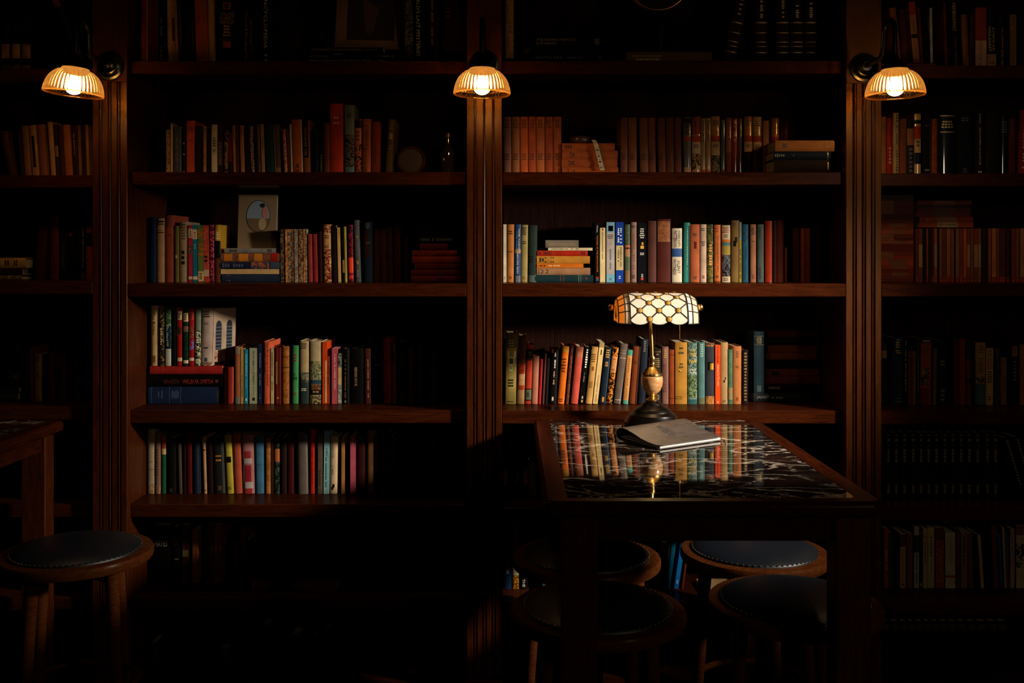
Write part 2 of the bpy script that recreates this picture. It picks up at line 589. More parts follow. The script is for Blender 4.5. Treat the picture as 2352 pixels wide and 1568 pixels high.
def table(x0, x1, y0, y1, ztop, label, leg_w=0.08, leg_d=0.064):
    root = empty('bar_table', ((x0 + x1) / 2, (y0 + y1) / 2, 0))
    tag(root, label, 'table', 'marble-topped bar tables')
    L = Vector(((x0 + x1) / 2, (y0 + y1) / 2, 0))
    zb = ztop - 0.036
    ix0, ix1, iy0, iy1 = x0 + 0.054, x1 - 0.054, y0 + 0.040, y1 - 0.012
    layers = [(0.010, zb), (0.002, zb + 0.005), (0.0, zb + 0.012), (0.0, ztop - 0.012), (0.003, ztop - 0.005), (0.010, ztop)]
    v, f, n = [], [], 28
    for ins, z in layers:
        v += [(x, y, z) for x, y in rrect(x0 + ins, x1 - ins, y0 + ins, y1 - ins, 0.032 - ins)]
    inner = [(min(max(x, ix0), ix1), min(max(y, iy0), iy1)) for x, y in rrect(ix0, ix1, iy0, iy1, 0.003)]
    v += [(x, y, ztop) for x, y in inner]
    v += [(x, y, zb) for x, y in inner]
    J = len(layers) + 2
    for j in range(J):
        a, b2 = j * n, ((j + 1) % J) * n
        for k in range(n):
            k2 = (k + 1) % n
            f.append((a + k, a + k2, b2 + k2, b2 + k))
    mb = MB().add(v, f)
    mb.build('wood_surround', M['wood_table'], root, 35, loc=-L)
    MB().box(ix0, ix1, iy0, iy1, zb + 0.004, ztop - 0.0006, bev=0.0008).build('marble_top', M['marble'], root, loc=-L)
    lx0, lx1, ly0, ly1 = x0 + 0.040, x1 - 0.034, y0 + 0.003, y1 - 0.02
    for a in (lx0, lx1 - leg_w):
        for b2 in (ly0, ly1 - leg_d):
            MB().box(a, a + leg_w, b2, b2 + leg_d, 0.0, zb, bev=0.003).build('leg', M['wood_upright'], root, loc=-L)
    t = 0.022
    ax0, ax1 = lx0 + 0.012, lx1 - 0.012
    ay0, ay1 = ly0 + 0.016, ly1 - 0.012
    for q in ((lx0 + leg_w, lx1 - leg_w, ay0, ay0 + t), (lx0 + leg_w, lx1 - leg_w, ay1 - t, ay1),
              (ax0, ax0 + t, ly0 + leg_d, ly1 - leg_d), (ax1 - t, ax1, ly0 + leg_d, ly1 - leg_d)):
        MB().box(*q, zb - 0.055, zb).build('apron', M['wood_table'], root, loc=-L)
    return root

TT = 1.04
table(0.071, 0.834, -1.147, -0.004, TT, 'dark bar table with veined black marble top under the desk lamp')
table(-2.262, -1.500, -1.147, -0.004, TT, 'second marble-topped bar table cut off at the left of the photo')

# ================================================================== stools
def stool(x, y, rz, label, h=0.705, R=0.22):
    root = empty('bar_stool', (x, y, 0), rz)
    tag(root, label, 'stool', 'round leather bar stools')
    MB().lathe([(R - 0.045, h - 0.034), (R - 0.012, h - 0.034), (R - 0.003, h - 0.030), (R, h - 0.022), (R, h - 0.010),
                (R - 0.004, h - 0.002), (R - 0.012, h), (R - 0.045, h)], 64, closed=True).build('seat_rim', M['wood_stool'], root, 40)
    pr = R - 0.034
    pad = MB().lathe([(pr - 0.012, h - 0.030), (pr - 0.012, h - 0.004), (pr, h - 0.002), (pr, h + 0.004), (pr - 0.006, h + 0.008), (pr - 0.016, h + 0.013), (pr - 0.045, h + 0.021),
                      (pr - 0.09, h + 0.027), (pr - 0.14, h + 0.030), (0.0, h + 0.031)], 64).build('seat_pad', M['navy_leather'], root, 60)
    mb = MB()
    nn = 72
    for k in range(nn):
        a = 2 * math.pi * k / nn
        mb.ball(((pr - 0.001) * math.cos(a), (pr - 0.001) * math.sin(a), h + 0.0065), 0.0026, 6, 4)
    nb = mb.build('nailhead_trim', M['nail'], pad, True)
    nb['kind'] = 'stuff'
    for k in range(4):
        a = math.radians(45 + 90 * k)
        c, s = math.cos(a), math.sin(a)
        MB().tube([(c * 0.150, s * 0.150, h - 0.034), (c * 0.156, s * 0.156, h - 0.12), (c * 0.178, s * 0.178, 0.25), (c * 0.196, s * 0.196, 0.0)],
                  [0.021, 0.0195, 0.016, 0.0125], 14).build('leg', M['wood_stool'], root, True)
    for zz, rr in ((0.30, 0.172),):
        MB().tube([(rr * math.cos(2 * math.pi * k / 32), rr * math.sin(2 * math.pi * k / 32), zz) for k in range(33)], 0.0095, 8, caps=False).build('foot_ring', M['wood_stool'], root, True)
    mb = MB()
    mb.tube([(0.150, 0, h - 0.046), (-0.150, 0, h - 0.046)], 0.011, 8)
    mb.build('stretcher', M['wood_stool'], root, True, rot=(0, 0, math.radians(45)))
    mb = MB()
    mb.tube([(0.150, 0, h - 0.068), (-0.150, 0, h - 0.068)], 0.011, 8)
    mb.build('stretcher', M['wood_stool'], root, True, rot=(0, 0, math.radians(135)))
    return root

stool(-1.312, -0.36, 0.3, 'navy leather stool by itself beside the leftmost pillar')
stool(0.2195, -0.41, 0.5, 'navy stool tucked under the table, nearer the shelves, left of the pair')
stool(0.2156, -0.857, 0.12, 'navy stool under the table front, beside its left leg')
stool(0.730, -0.358, 0.9, 'navy stool tucked under the table, nearer the shelves, right of the pair')
stool(0.724, -0.806, 0.02, 'navy stool under the table front, half hidden by its right leg')

# ================================================================== wall lights
def wall_light(x, zr, label, tilt=0.0, yc=-0.262, dx=0.0, ru=0.0):
    root = empty('wall_light', (x, 0, zr))
    tag(root, label, 'wall light', 'ribbed glass lights on the bookcase pillars')
    # local frame: origin on the pillar face at the rose
    rose = MB().lathe([(0.0, 0.034), (0.016, 0.033), (0.022, 0.026), (0.026, 0.018), (0.036, 0.015), (0.040, 0.009), (0.048, 0.007), (0.050, 0.0), ], 32).build('rose', M['black_metal'], root, 40, rot=(math.radians(90), 0, 0))
    pts = [(0, -0.02, 0.0), (0, -0.09, 0.002), (0, -0.150, 0.000), (dx * .5, -0.168, 0.008), (dx * .6, -0.172, 0.03)]
    for k in range(0, 9):
        a = math.pi - math.pi * k / 8
        pts.append((dx, yc + 0.045 - 0.045 * math.cos(a), 0.062 + 0.042 * math.sin(a)))
    pts.append((dx, yc, 0.02)); pts.append((dx, yc, -0.03))
    MB().tube(pts, 0.0085, 10).build('gooseneck_arm', M['black_metal'], root, True)
    hd = empty('lamp_head', (dx, yc, -0.052)); hd.parent = root
    hd.rotation_euler = (ru, tilt, 0)
    MB().lathe([(0.0, 0.040), (0.010, 0.040), (0.012, 0.028), (0.022, 0.024), (0.026, 0.016), (0.036, 0.006), (0.039, -0.004), (0.039, -0.008), (0.0, -0.008)], 32).build('shade_holder', M['black_metal'], hd, 40)
    ribs = 48
    out = [(0.036, -0.004), (0.040, -0.006), (0.0415, -0.011), (0.053, -0.0165), (0.0645, -0.026), (0.0735, -0.038), (0.0800, -0.051), (0.0845, -0.066), (0.0872, -0.084)]
    J = len(out)
    prof = out + [(r - 0.0028, z) for r, z in reversed(out)]
    n = ribs * 6
    mb = MB()
    def mod(w, j):
        jj = j if j < J else 2 * J - 1 - j
        if jj < 3 or j >= J:
            return 1.0
        return 1.0 + 0.034 * abs(math.sin(w * ribs / 2))
    mb.lathe(prof, n, mod=mod, closed=True)
    mb.f = [q[::-1] for q in mb.f]
    for i in range(len(mb.f)):
        if (i // n) >= J:
            mb.m[i] = 1
    sh = mb.build('glass_shade', [M['ribbed_glass'], M['ribbed_glass_inner']], hd, 'all')
    rim = [(0.0862 + 0.0036 * math.cos(2 * math.pi * k / 8), -0.0855 + 0.0030 * math.sin(2 * math.pi * k / 8)) for k in range(8)]
    MB().lathe(rim, 96, closed=True).build('glass_rim', [M['ribbed_glass']], sh, 'all')
    bl = MB()
    bl.lathe([(0.0, -0.0885), (0.010, -0.0865), (0.018, -0.082), (0.0235, -0.075), (0.0255, -0.066), (0.0235, -0.058), (0.018, -0.050), (0.0125, -0.046), (0.0, -0.0455)], 24)
    bl.build('bulb', M['wall_bulb'], hd, 'all')
    MB().lathe([(0.0, -0.047), (0.0125, -0.047), (0.0145, -0.040), (0.0145, -0.008), (0.0, -0.008)], 16).build('bulb_socket', M['brass_aged'], hd, 40)
    return root

wall_light(-1.357, 2.232, 'glowing ribbed glass wall light on the leftmost pillar', tilt=math.radians(5.5))
wall_light(-0.0935, 2.236, 'glowing ribbed glass wall light on the middle pillar', yc=-0.235, tilt=math.radians(0.5))
wall_light(1.187, 2.226, 'glowing ribbed glass wall light on the rightmost pillar', yc=-0.272, tilt=math.radians(-1.0))

# ================================================================== desk lamp
LX, LY, LZ = 0.458, -0.105, TT
lamp = empty('desk_lamp', (LX, LY, LZ))
tag(lamp, 'banker desk lamp with cream stained glass shade on the marble table', 'lamp')
MB().lathe([(0.088, 0.0), (0.091, 0.004), (0.091, 0.010), (0.085, 0.016), (0.083, 0.022), (0.079, 0.026), (0.076, 0.034), (0.066, 0.040), (0.062, 0.043),
            (0.060, 0.048), (0.050, 0.056), (0.036, 0.062), (0.033, 0.066), (0.031, 0.070), (0.020, 0.076), (0.018, 0.079), (0.0, 0.079)], 64).build('base', M['lamp_base_lacquer'], lamp, 30)
MB().lathe([(0.020, 0.0785), (0.021, 0.082), (0.012, 0.086), (0.009, 0.091), (0.012, 0.096), (0.017, 0.100), (0.0, 0.101)], 32).build('foot_collar', M['brass'], lamp, True)
MB().lathe([(0.010, 0.099), (0.020, 0.104), (0.028, 0.114), (0.0335, 0.128), (0.0355, 0.141), (0.0350, 0.152), (0.0325, 0.160), (0.0, 0.161)], 48).build('urn', M['onyx'], lamp, 'all')
def petal(w, j):
    return 1.0 + (0.06 * abs(math.cos(w * 9 + (j % 2) * 1.57)) if 2 <= j <= 6 else 0)
cap = MB().lathe([(0.033, 0.159), (0.0335, 0.163), (0.032, 0.165), (0.0285, 0.170), (0.023, 0.177), (0.018, 0.183), (0.0135, 0.188), (0.0095, 0.190), (0.0095, 0.194), (0.0115, 0.196),
            (0.0095, 0.199), (0.0085, 0.204), (0.0105, 0.211), (0.0110, 0.217), (0.0085, 0.223), (0.0, 0.225)], 72, mod=petal).build('urn_cap', M['brass_aged'], lamp, True)
MB().tube([(0.0, 0, 0.222), (-0.001, 0, 0.26), (-0.0035, 0, 0.30), (-0.006, 0, 0.335), (-0.005, 0, 0.37), (0.004, 0, 0.40), (0.011, 0, 0.408)], 0.0056, 14).build('stem', M['brass'], lamp, True)
# shade
SXC, SZC, SR = 0.011, 1.377 - TT, 0.0925
shade = empty('shade', (SXC, 0, SZC)); shade.parent = lamp
def srad(u):
    a = abs(u)
    if a <= 0.0921:
        return SR
    if a <= 0.1075:
        return SR - (a - 0.0921) / 0.0154 * 0.0045
    return SR - 0.0045 - (a - 0.1075) / 0.0205 * 0.0125
def spt(u, th, off=0.0):
    r = srad(u) + off
    t = math.radians(th)
    return Vector((u, -r * math.sin(t), r * math.cos(t)))
def inset_poly(poly, d):
    c = Vector((sum(p[0] for p in poly) / len(poly), sum(p[1] for p in poly) / len(poly)))
    k = SR * math.pi / 180
    out = []
    for p in poly:
        dx, dy = c[0] - p[0], (c[1] - p[1]) * k
        l = math.hypot(dx, dy) or 1
        out.append((p[0] + dx / l * d, p[1] + dy / l * d / k))
    return c, out
def pane(poly, mat, sub=5, d=0.0008):
    c, q = inset_poly(poly, d)
    rim = []
    for i in range(len(q)):
        a, b2 = q[i], q[(i + 1) % len(q)]
        for s in range(sub):
            t = s / sub
            rim.append((a[0] + (b2[0] - a[0]) * t, a[1] + (b2[1] - a[1]) * t))
    n = len(rim)
    mid = [((x + c[0]) / 2, (y + c[1]) / 2) for x, y in rim]
    v, f = [], []
    for off in (0.0, -0.0028):
        v.append(spt(c[0], c[1], off))
        v += [spt(x, y, off) for x, y in mid]
        v += [spt(x, y, off) for x, y in rim]
    N = 2 * n + 1
    for i in range(n):
        j = (i + 1) % n
        f += [(0, 1 + i, 1 + j), (1 + i, 1 + n + i, 1 + n + j, 1 + j)]
        f += [(N, N + 1 + j, N + 1 + i), (N + 1 + j, N + 1 + n + j, N + 1 + n + i, N + 1 + i)]
        f.append((1 + n + i, N + 1 + n + i, N + 1 + n + j, 1 + n + j))
    MB().add(v, f).build('glass_pane', M[mat], shade, 40)
lead = MB()
def came(pts, r=0.0019):
    lead.tube(pts, r, 6)
def came_line(a, b2, n=6):
    came([spt(a[0] + (b2[0] - a[0]) * t / n, a[1] + (b2[1] - a[1]) * t / n, 0.0004) for t in range(n + 1)])
HX = 0.0307
arow, brow = (82.5, 47.5, 12.5, -22.5, -57.5), (65.0, 30.0, -5.0, -40.0, -75.0)
def clampth(t):
    return max(-92.0, min(97.0, t))
for th in arow:
    for X in (-2 * HX, 0, 2 * HX):
        if th == 82.5:
            arc = [(X + HX * math.cos(math.pi * k / 8), 82.5 + 11 * math.sin(math.pi * k / 8)) for k in range(0, 9)]
            poly = [(X, 65.0)] + arc
            pane(poly, 'opal_cream', 2)
            came([spt(x, t, 0.0003) for x, t in arc], 0.0012)
        else:
            pane([(X, th + 17.5), (X + HX, th), (X, th - 17.5), (X - HX, th)], 'opal_cream')
for th in brow:
    for X in (-HX, HX):
        lo = clampth(th - 17.5)
        pane([(X, th + 17.5), (X + HX, th), (X, lo), (X - HX, th)], 'opal_cream')
    for s in (-1, 1):
        pane([(s * 3 * HX, th + 17.5), (s * 3 * HX, clampth(th - 17.5)), (s * 2 * HX, th)], 'opal_cream')
for X in (-2 * HX, 0, 2 * HX):
    pane([(X, -75.0), (X + HX * .9, -91.0), (X - HX * .9, -91.0)], 'opal_cream')
for th in arow:
    for X in (-3 * HX, -HX, HX, 3 * HX):
        for dx_ in (-HX, HX):
            for dt in (17.5, -17.5):
                if abs(X + dx_) <= 2.01 * HX and th + dt <= 66:
                    came_line((X, th), (X + dx_, clampth(th + dt)))
TH = (-92, -66, -48, -27, 0, 27, 48, 66, 92)
for s in (-1, 1):
    for a, b2, mt in ((0.0921, 0.1075, 'opal_cream'), (0.1075, 0.128, 'opal_amber')):
        for i in range(len(TH) - 1):
            pane([(s * a, TH[i]), (s * b2, TH[i]), (s * b2, TH[i + 1]), (s * a, TH[i + 1])], mt, 4, 0.001)
    for u in (0.0921, 0.1075, 0.128):
        came([spt(s * u, -92 + 184 * t / 36, 0.0004) for t in range(37)], 0.0018)
    for th in TH:
        came_line((s * 0.0921, th), (s * 0.128, th), 4)
    # closing end panes
    for i in range(len(TH) - 1):
        r = srad(0.128) - 0.0015
        q = []
        for th, rr in ((TH[i], r), (TH[i + 1], r), (TH[i + 1], 0.016), (TH[i], 0.016)):
            t = math.radians(th)
            q.append((rr * math.sin(t), rr * math.cos(t)))
        x0, x1 = s * 0.1265, s * 0.129
        v = [(x0, -y, z) for y, z in q] + [(x1, -y, z) for y, z in q]
        MB().add(v, BOXF).build('glass_pane', M['opal_amber'], shade)
        t = math.radians(TH[i])
        came([(s * 0.1285, -0.016 * math.sin(t), 0.016 * math.cos(t)), (s * 0.1285, -r * math.sin(t), r * math.cos(t))], 0.0014)
lead.build('lead_came', M['lead'], shade, True)
for th in arow:
    for X in (-HX, HX):
        o = MB().ball((0, 0, 0), 0.0082, 14, 8, (1, 0.38, 1)).build('glass_jewel', M['jewel'], shade, 'all', loc=spt(X, th, 0.0008), rot=(math.radians(90 - th) * -1 + 0, 0, 0))
for th in brow:
    for X in (-2 * HX, 0, 2 * HX):
        o = MB().ball((0, 0, 0), 0.0082, 14, 8, (1, 0.38, 1)).build('glass_jewel', M['jewel'], shade, 'all', loc=spt(X, th, 0.0008), rot=(math.radians(90 - th) * -1, 0, 0))
jr = MB()
for th in arow + brow:
    for X in ((-HX, HX) if th in arow else (-2 * HX, 0, 2 * HX)):
        nrm = spt(X, th, 1) - spt(X, th, 0)
        nrm.normalize()
        a = Vector((1, 0, 0)); b2 = nrm.cross(a)
        c = spt(X, th, 0.0006)
        jr.tube([c + (a * math.cos(2 * math.pi * k / 14) + b2 * math.sin(2 * math.pi * k / 14)) * 0.0088 for k in range(15)], 0.0013, 5, caps=False)
o = jr.build('jewel_setting', M['lead'], shade, True)
o['kind'] = 'stuff'
for s in (-1, 1):
    o = MB().lathe([(0.0, 0.0), (0.004, 0.0), (0.004, 0.010), (0.009, 0.013), (0.011, 0.018), (0.010, 0.023), (0.005, 0.027), (0.0, 0.028)], 20).build('end_knob', M['brass'], lamp, True,
        loc=(SXC + s * 0.128, 0, SZC + 0.046), rot=(0, s * math.radians(90), 0))
MB().tube([(SXC - 0.129, 0, SZC + 0.046), (SXC + 0.129, 0, SZC + 0.046)], 0.0035, 8).build('shade_rod', M['brass'], lamp, True)
MB().ball((SXC, 0, SZC + 0.034), 0.021, 20, 12).build('bulb', M['desk_bulb'], lamp, 'all')
ch = MB()
cx_ = 0.5435 - LX
zt, zb_ = 1.382 - LZ, 1.222 - LZ
k = 0
z = zt
while z > zb_:
    ch.ball((cx_, -0.03, z), 0.0014, 6, 4)
    z -= 0.0036
o = ch.build('pull_chain', M['brass'], lamp, True)
o['kind'] = 'stuff'
MB().ball((cx_, -0.03, zb_ - 0.003), 0.0042, 14, 8).build('chain_ball', M['brass'], lamp, 'all')

# ================================================================== the menu on the table
P0, P1 = Vector((0.418, -0.541, TT)), Vector((0.627, -0.399, TT))     # fore edge, near end and far end
eu = (P1 - P0).normalized()                                         # along the fore edge
ev = Vector((-eu.y, eu.x, 0))                                       # fore edge towards the spine
LU, LV = 0.253, 0.188
menu = empty('menu_booklet', P0)
tag(menu, 'worn grey-brown leather menu lying on the marble in front of the lamp', 'menu')
def curve_cover():
    # height profile from fore edge (v=0) to spine (v=LV), folding under
    top = [(0.0, 0.012), (0.02, 0.0125), (0.05, 0.015), (0.08, 0.021), (0.11, 0.030), (0.14, 0.0375), (0.160, 0.040), (0.175, 0.038), (0.186, 0.031), (0.190, 0.021), (0.187, 0.011), (0.178, 0.004), (0.165, 0.0016)]
    bot = [(0.13, 0.0014), (0.08, 0.0014), (0.03, 0.0014), (0.0, 0.0014)]
    return top + bot
cp = curve_cover()
def lift(u):     # the far end is arched a little more
    return 1.0 + 0.12 * (u / LU)
def sheet(cp, t, u0, u1, nu, name, mat, corner=0.016):
    v, f = [], []
    n = len(cp)
    nor = []
    for i in range(n):
        a, b2 = cp[max(i - 1, 0)], cp[min(i + 1, n - 1)]
        dv, dz = b2[0] - a[0], b2[1] - a[1]
        l = math.hypot(dv, dz) or 1
        nor.append((-dz / l, dv / l))
    us = [u0 + (u1 - u0) * k / nu for k in range(nu + 1)]
    for u in us:
        for side in (0, 1):
            for i, (vv, zz) in enumerate(cp):
                cut = 0.0
                if vv < corner and i < 4:
                    e = min(u - u0, u1 - u)
                    cut = 0.0
                    if e < corner:
                        cut = max(0.0, (corner - math.sqrt(max(corner ** 2 - (corner - e) ** 2, 0))) * (1 - vv / corner))
                a = vv + nor[i][0] * t * side + cut
                z = zz * lift(u) + nor[i][1] * t * side * -1 * -1
                p = eu * u + ev * a + Vector((0, 0, max(z, 0.0004)))
                v.append(p)
    for k in range(nu):
        A, B2 = k * 2 * n, (k + 1) * 2 * n
        for i in range(n - 1):
            f.append((A + i, A + i + 1, B2 + i + 1, B2 + i))
            f.append((A + n + i + 1, A + n + i, B2 + n + i, B2 + n + i + 1))
        f.append((A, B2, B2 + n, A + n))
        f.append((A + n - 1, A + 2 * n - 1, B2 + 2 * n - 1, B2 + n - 1))
    for A, flip in ((0, 0), (nu * 2 * n, 1)):
        for i in range(n - 1):
            q = (A + i, A + n + i, A + n + i + 1, A + i + 1)
            f.append(q[::-1] if flip else q)
    return MB().add(v, f).build(name, M[mat], menu, 50)
us_cover = sheet(cp, -0.0016, 0.0, LU, 24, 'leather_cover', 'menu_leather')
for j, (z0, dz) in enumerate(((0.0038, 0.0), (0.0066, 0.0008))):
    pg = [(0.004, z0 + 0.001), (0.03, z0 + 0.0012 + dz), (0.07, z0 + 0.002 + dz * 3), (0.11, z0 + 0.004 + dz * 5), (0.15, z0 + 0.006 + dz * 5), (0.172, z0 + 0.007)]
    sheet(pg, -0.0013, 0.006, LU - 0.006, 8, 'inner_page', 'paper_white', 0.004)
mk = MB()
rnd = random.Random(3)
def cover_top(v):
    for (a, z0), (b2, z1) in zip(cp, cp[1:]):
        if a <= v <= b2:
            return z0 + (z1 - z0) * (v - a) / (b2 - a)
    return 0.03
for line_u, n, v0, v1, hh in ((0.120, 15, 0.135, 0.058, 0.0075), (0.134, 8, 0.120, 0.075, 0.004), (0.108, 10, 0.128, 0.066, 0.004)):
    for k in range(n):
        vv = v0 + (v1 - v0) * (k + 0.5) / n
        wv_ = abs(v1 - v0) / n * 0.36
        for part_ in range(2):
            u0 = line_u + rnd.uniform(-hh, hh * 0.3)
            u1 = u0 + rnd.uniform(0.3, 1.0) * hh
            va_ = vv + rnd.uniform(-wv_, wv_)
            vb_ = va_ + wv_ * rnd.uniform(0.3, 0.8)
            q = []
            for u, a in ((u0, va_), (u1, va_), (u1, vb_), (u0, vb_)):
                q.append(eu * u + ev * a + Vector((0, 0, cover_top(a) * lift(u) + 0.0022)))
            mk.add([p - Vector((0, 0, 0.0008)) for p in q] + q, BOXF)
o = mk.build('lettering', M['menu_mark'], us_cover)
o.parent = us_cover
# ================================================================== books
TXT = {}
def text_geom(s):
    """outline of a string in the built-in font, size 1: verts (x, y), faces, width, height"""
    if s in TXT:
        return TXT[s]
    cu = bpy.data.curves.new('tmp', 'FONT')
    cu.body = s
    cu.resolution_u = 1
    cu.align_x = 'LEFT'
    to = bpy.data.objects.new('tmp', cu)
    me = to.to_mesh()
    vs = [(v.co.x, v.co.y) for v in me.vertices]
    fs = [tuple(p.vertices) for p in me.polygons]
    to.to_mesh_clear()
    bpy.data.objects.remove(to)
    bpy.data.curves.remove(cu)
    x0 = min(v[0] for v in vs); x1 = max(v[0] for v in vs)
    y0 = min(v[1] for v in vs); y1 = max(v[1] for v in vs)
    vs = [((x - x0) / (x1 - x0), (y - y0) / (y1 - y0)) for x, y in vs]
    TXT[s] = (vs, fs, x1 - x0, y1 - y0)
    return TXT[s]

NARC = 6
class Spine:
    def __init__(s, w, h, bulge):
        s.w, s.h, s.b = w, h, bulge
    def y(s, x):
        t = max(-1, min(1, 2 * x / s.w))
        return s.b * (1 - math.sqrt(max(1 - 0.92 * t * t, 0))) if s.b > 0.0012 else 0.0

def cover_geom(w, h, d, sp, t):
    xs = [-w / 2 + w * i / NARC for i in range(NARC + 1)]
    O = [(-w / 2, d)] + [(x, sp.y(x)) for x in xs] + [(w / 2, d)]
    I = [(-w / 2 + t, d)] + [(max(min(x, w / 2 - t), -w / 2 + t), sp.y(x) + t) for x in xs] + [(w / 2 - t, d)]
    n = len(O)
    v = [(x, y, 0) for x, y in O] + [(x, y, 0) for x, y in I] + [(x, y, h) for x, y in O] + [(x, y, h) for x, y in I]
    f = []
    for i in range(n - 1):
        f.append((i, i + 1, 2 * n + i + 1, 2 * n + i))
        f.append((n + i + 1, n + i, 3 * n + i, 3 * n + i + 1))
        f.append((2 * n + i, 2 * n + i + 1, 3 * n + i + 1, 3 * n + i))
        f.append((i + 1, i, n + i, n + i + 1))
    f.append((0, 2 * n, 3 * n, n))
    f.append((n - 1, 2 * n - 1, 4 * n - 1, 3 * n - 1))
    return v, f

ORD = ['zeroth', 'first', 'second', 'third', 'fourth', 'fifth', 'sixth', 'seventh', 'eighth', 'ninth', 'tenth', 'eleventh', 'twelfth', 'thirteenth', 'fourteenth', 'fifteenth', 'sixteenth',
       'seventeenth', 'eighteenth', 'nineteenth', 'twentieth']
def ordinal(n):
    if n <= 20:
        return ORD[n]
    tens = {20: 'twenty', 30: 'thirty', 40: 'forty', 50: 'fifty'}[n // 10 * 10]
    return {20: 'twentieth', 30: 'thirtieth', 40: 'fortieth', 50: 'fiftieth'}[n] if n % 10 == 0 else tens + '-' + ORD[n % 10]

SHELFN = ['top shelf', 'second shelf', 'third shelf', 'fourth shelf', 'fifth shelf', 'sixth shelf', 'bottom shelf']
BAYN = {'A': 'far-left bay', 'B': 'left bay', 'C': 'bay behind lamp', 'D': 'far-right bay'}
NAMES = {'h': 'hardback_book', 'p': 'paperback_book', 'm': 'slim_pamphlet'}
LABELS = set()
NBOOK = [0]

def dress(root, sp, w, h, kw, ink):
    """bands, printed lines and titles on a spine; z given as a fraction from the top"""
    for bd in kw.get('b', ()):
        z0, z1, c = bd[:3]
        xa, xb = bd[3:5] if len(bd) > 3 else (-1, 1)
        off, n = 0.0005, 5
        v, f = [], []
        for i in range(n + 1):
            x = (xa + (xb - xa) * i / n) * w / 2
            for z in (h * (1 - z1), h * (1 - z0)):
                v.append((x, sp.y(x) - off, z)); v.append((x, sp.y(x) + 0.0004, z))
        for i in range(n):
            a, b2 = 4 * i, 4 * i + 4
            f += [(a, b2, b2 + 2, a + 2), (a, a + 1, b2 + 1, b2), (a + 2, b2 + 2, b2 + 3, a + 3)]
        f += [(0, 2, 3, 1), (4 * n, 4 * n + 1, 4 * n + 3, 4 * n + 2)]
        gold = c == 'gilt'
        pat = isinstance(c, tuple)
        o = MB().add(v, f).build('spine_band', M['gilt' if gold else 'pattern' if pat else 'jacket'], root, color=None if gold else (c[0] if pat else c))
        if pat:
            o['accent'] = list(deepen(lin(c[1])))
    groups = {}
    for tx in kw.get('t', ()):
        s, z0, z1, mode = tx[:4]
        c = tx[4] if len(tx) > 4 and tx[4] else ink
        xf = tx[5] if len(tx) > 5 else 0.0
        fh = tx[6] if len(tx) > 6 else 0.5
        vs, fs, tw, th = text_geom(s)
        mb = groups.setdefault(c, MB())
        v = []
        top, bot = h * (1 - z0), h * (1 - z1)
        for a, b2 in vs:
            if mode == 'v':      # reads downwards
                x = (xf + (b2 - 0.5) * 2 * fh) * w / 2
                z = top + (bot - top) * a
            elif mode == 'u':    # reads upwards
                x = (xf - (b2 - 0.5) * 2 * fh) * w / 2
                z = bot + (top - bot) * a
            else:                # across the spine
                x = (xf + (a - 0.5) * 2 * fh) * w / 2
                z = bot + (top - bot) * b2
            v.append((x, sp.y(x) - 0.0009, z))
        mb.add(v, fs)
    rnd = random.Random(int(w * 1e6) + int(h * 1e5))
    for ln in kw.get('l', ()):
        z0, z1, n = ln[:3]
        c = ln[3] if len(ln) > 3 and ln[3] else ink
        hw = ln[4] if len(ln) > 4 else 0.7
        mb = groups.setdefault(c, MB())
        for k in range(n):
            zc = z0 + (z1 - z0) * (k + 0.5) / n
            hz = (z1 - z0) / n * 0.27 * h
            ww = hw * rnd.uniform(0.65, 1.0)
            zz = h * (1 - zc)
            x = -ww * w / 2
            # a word: a few blocks with gaps
            m_ = rnd.choice((2, 3, 4))
            for j in range(m_):
                xa = (-ww + 2 * ww * j / m_) * w / 2
                xb = (-ww + 2 * ww * (j + 0.78) / m_) * w / 2
                ya, yb = sp.y(xa) - 0.0009, sp.y(xb) - 0.0009
                mb.add([(xa, ya, zz - hz), (xb, yb, zz - hz), (xb, yb, zz + hz), (xa, ya, zz + hz)], [(0, 1, 2, 3)])
    for vl in kw.get('vl', ()):      # small vertical writing that cannot be read
        z0, z1, n = vl[:3]
        c = vl[3] if len(vl) > 3 and vl[3] else ink
        xf = vl[4] if len(vl) > 4 else 0.0
        hw = vl[5] if len(vl) > 5 else 0.28
        mb = groups.setdefault(c, MB())
        for k in range(n):
            if rnd.random() < 0.14:
                continue
            za = h * (1 - (z0 + (z1 - z0) * k / n))
            zb = h * (1 - (z0 + (z1 - z0) * (k + 0.62) / n))
            a_ = hw * rnd.uniform(0.55, 1.0)
            xa, xb = (xf - a_) * w / 2, (xf + a_) * w / 2
            ya, yb = sp.y(xa) - 0.0009, sp.y(xb) - 0.0009
            mb.add([(xa, ya, zb), (xb, yb, zb), (xb, yb, za), (xa, ya, za)], [(0, 1, 2, 3)])
    for c, mb in groups.items():
        if mb.f:
            gold = c == 'gilt'
            o = mb.build('lettering', M['gilt' if gold else 'ink'], root, color=None if gold else c)
            if len(mb.f) > 1:
                o['kind'] = 'stuff'

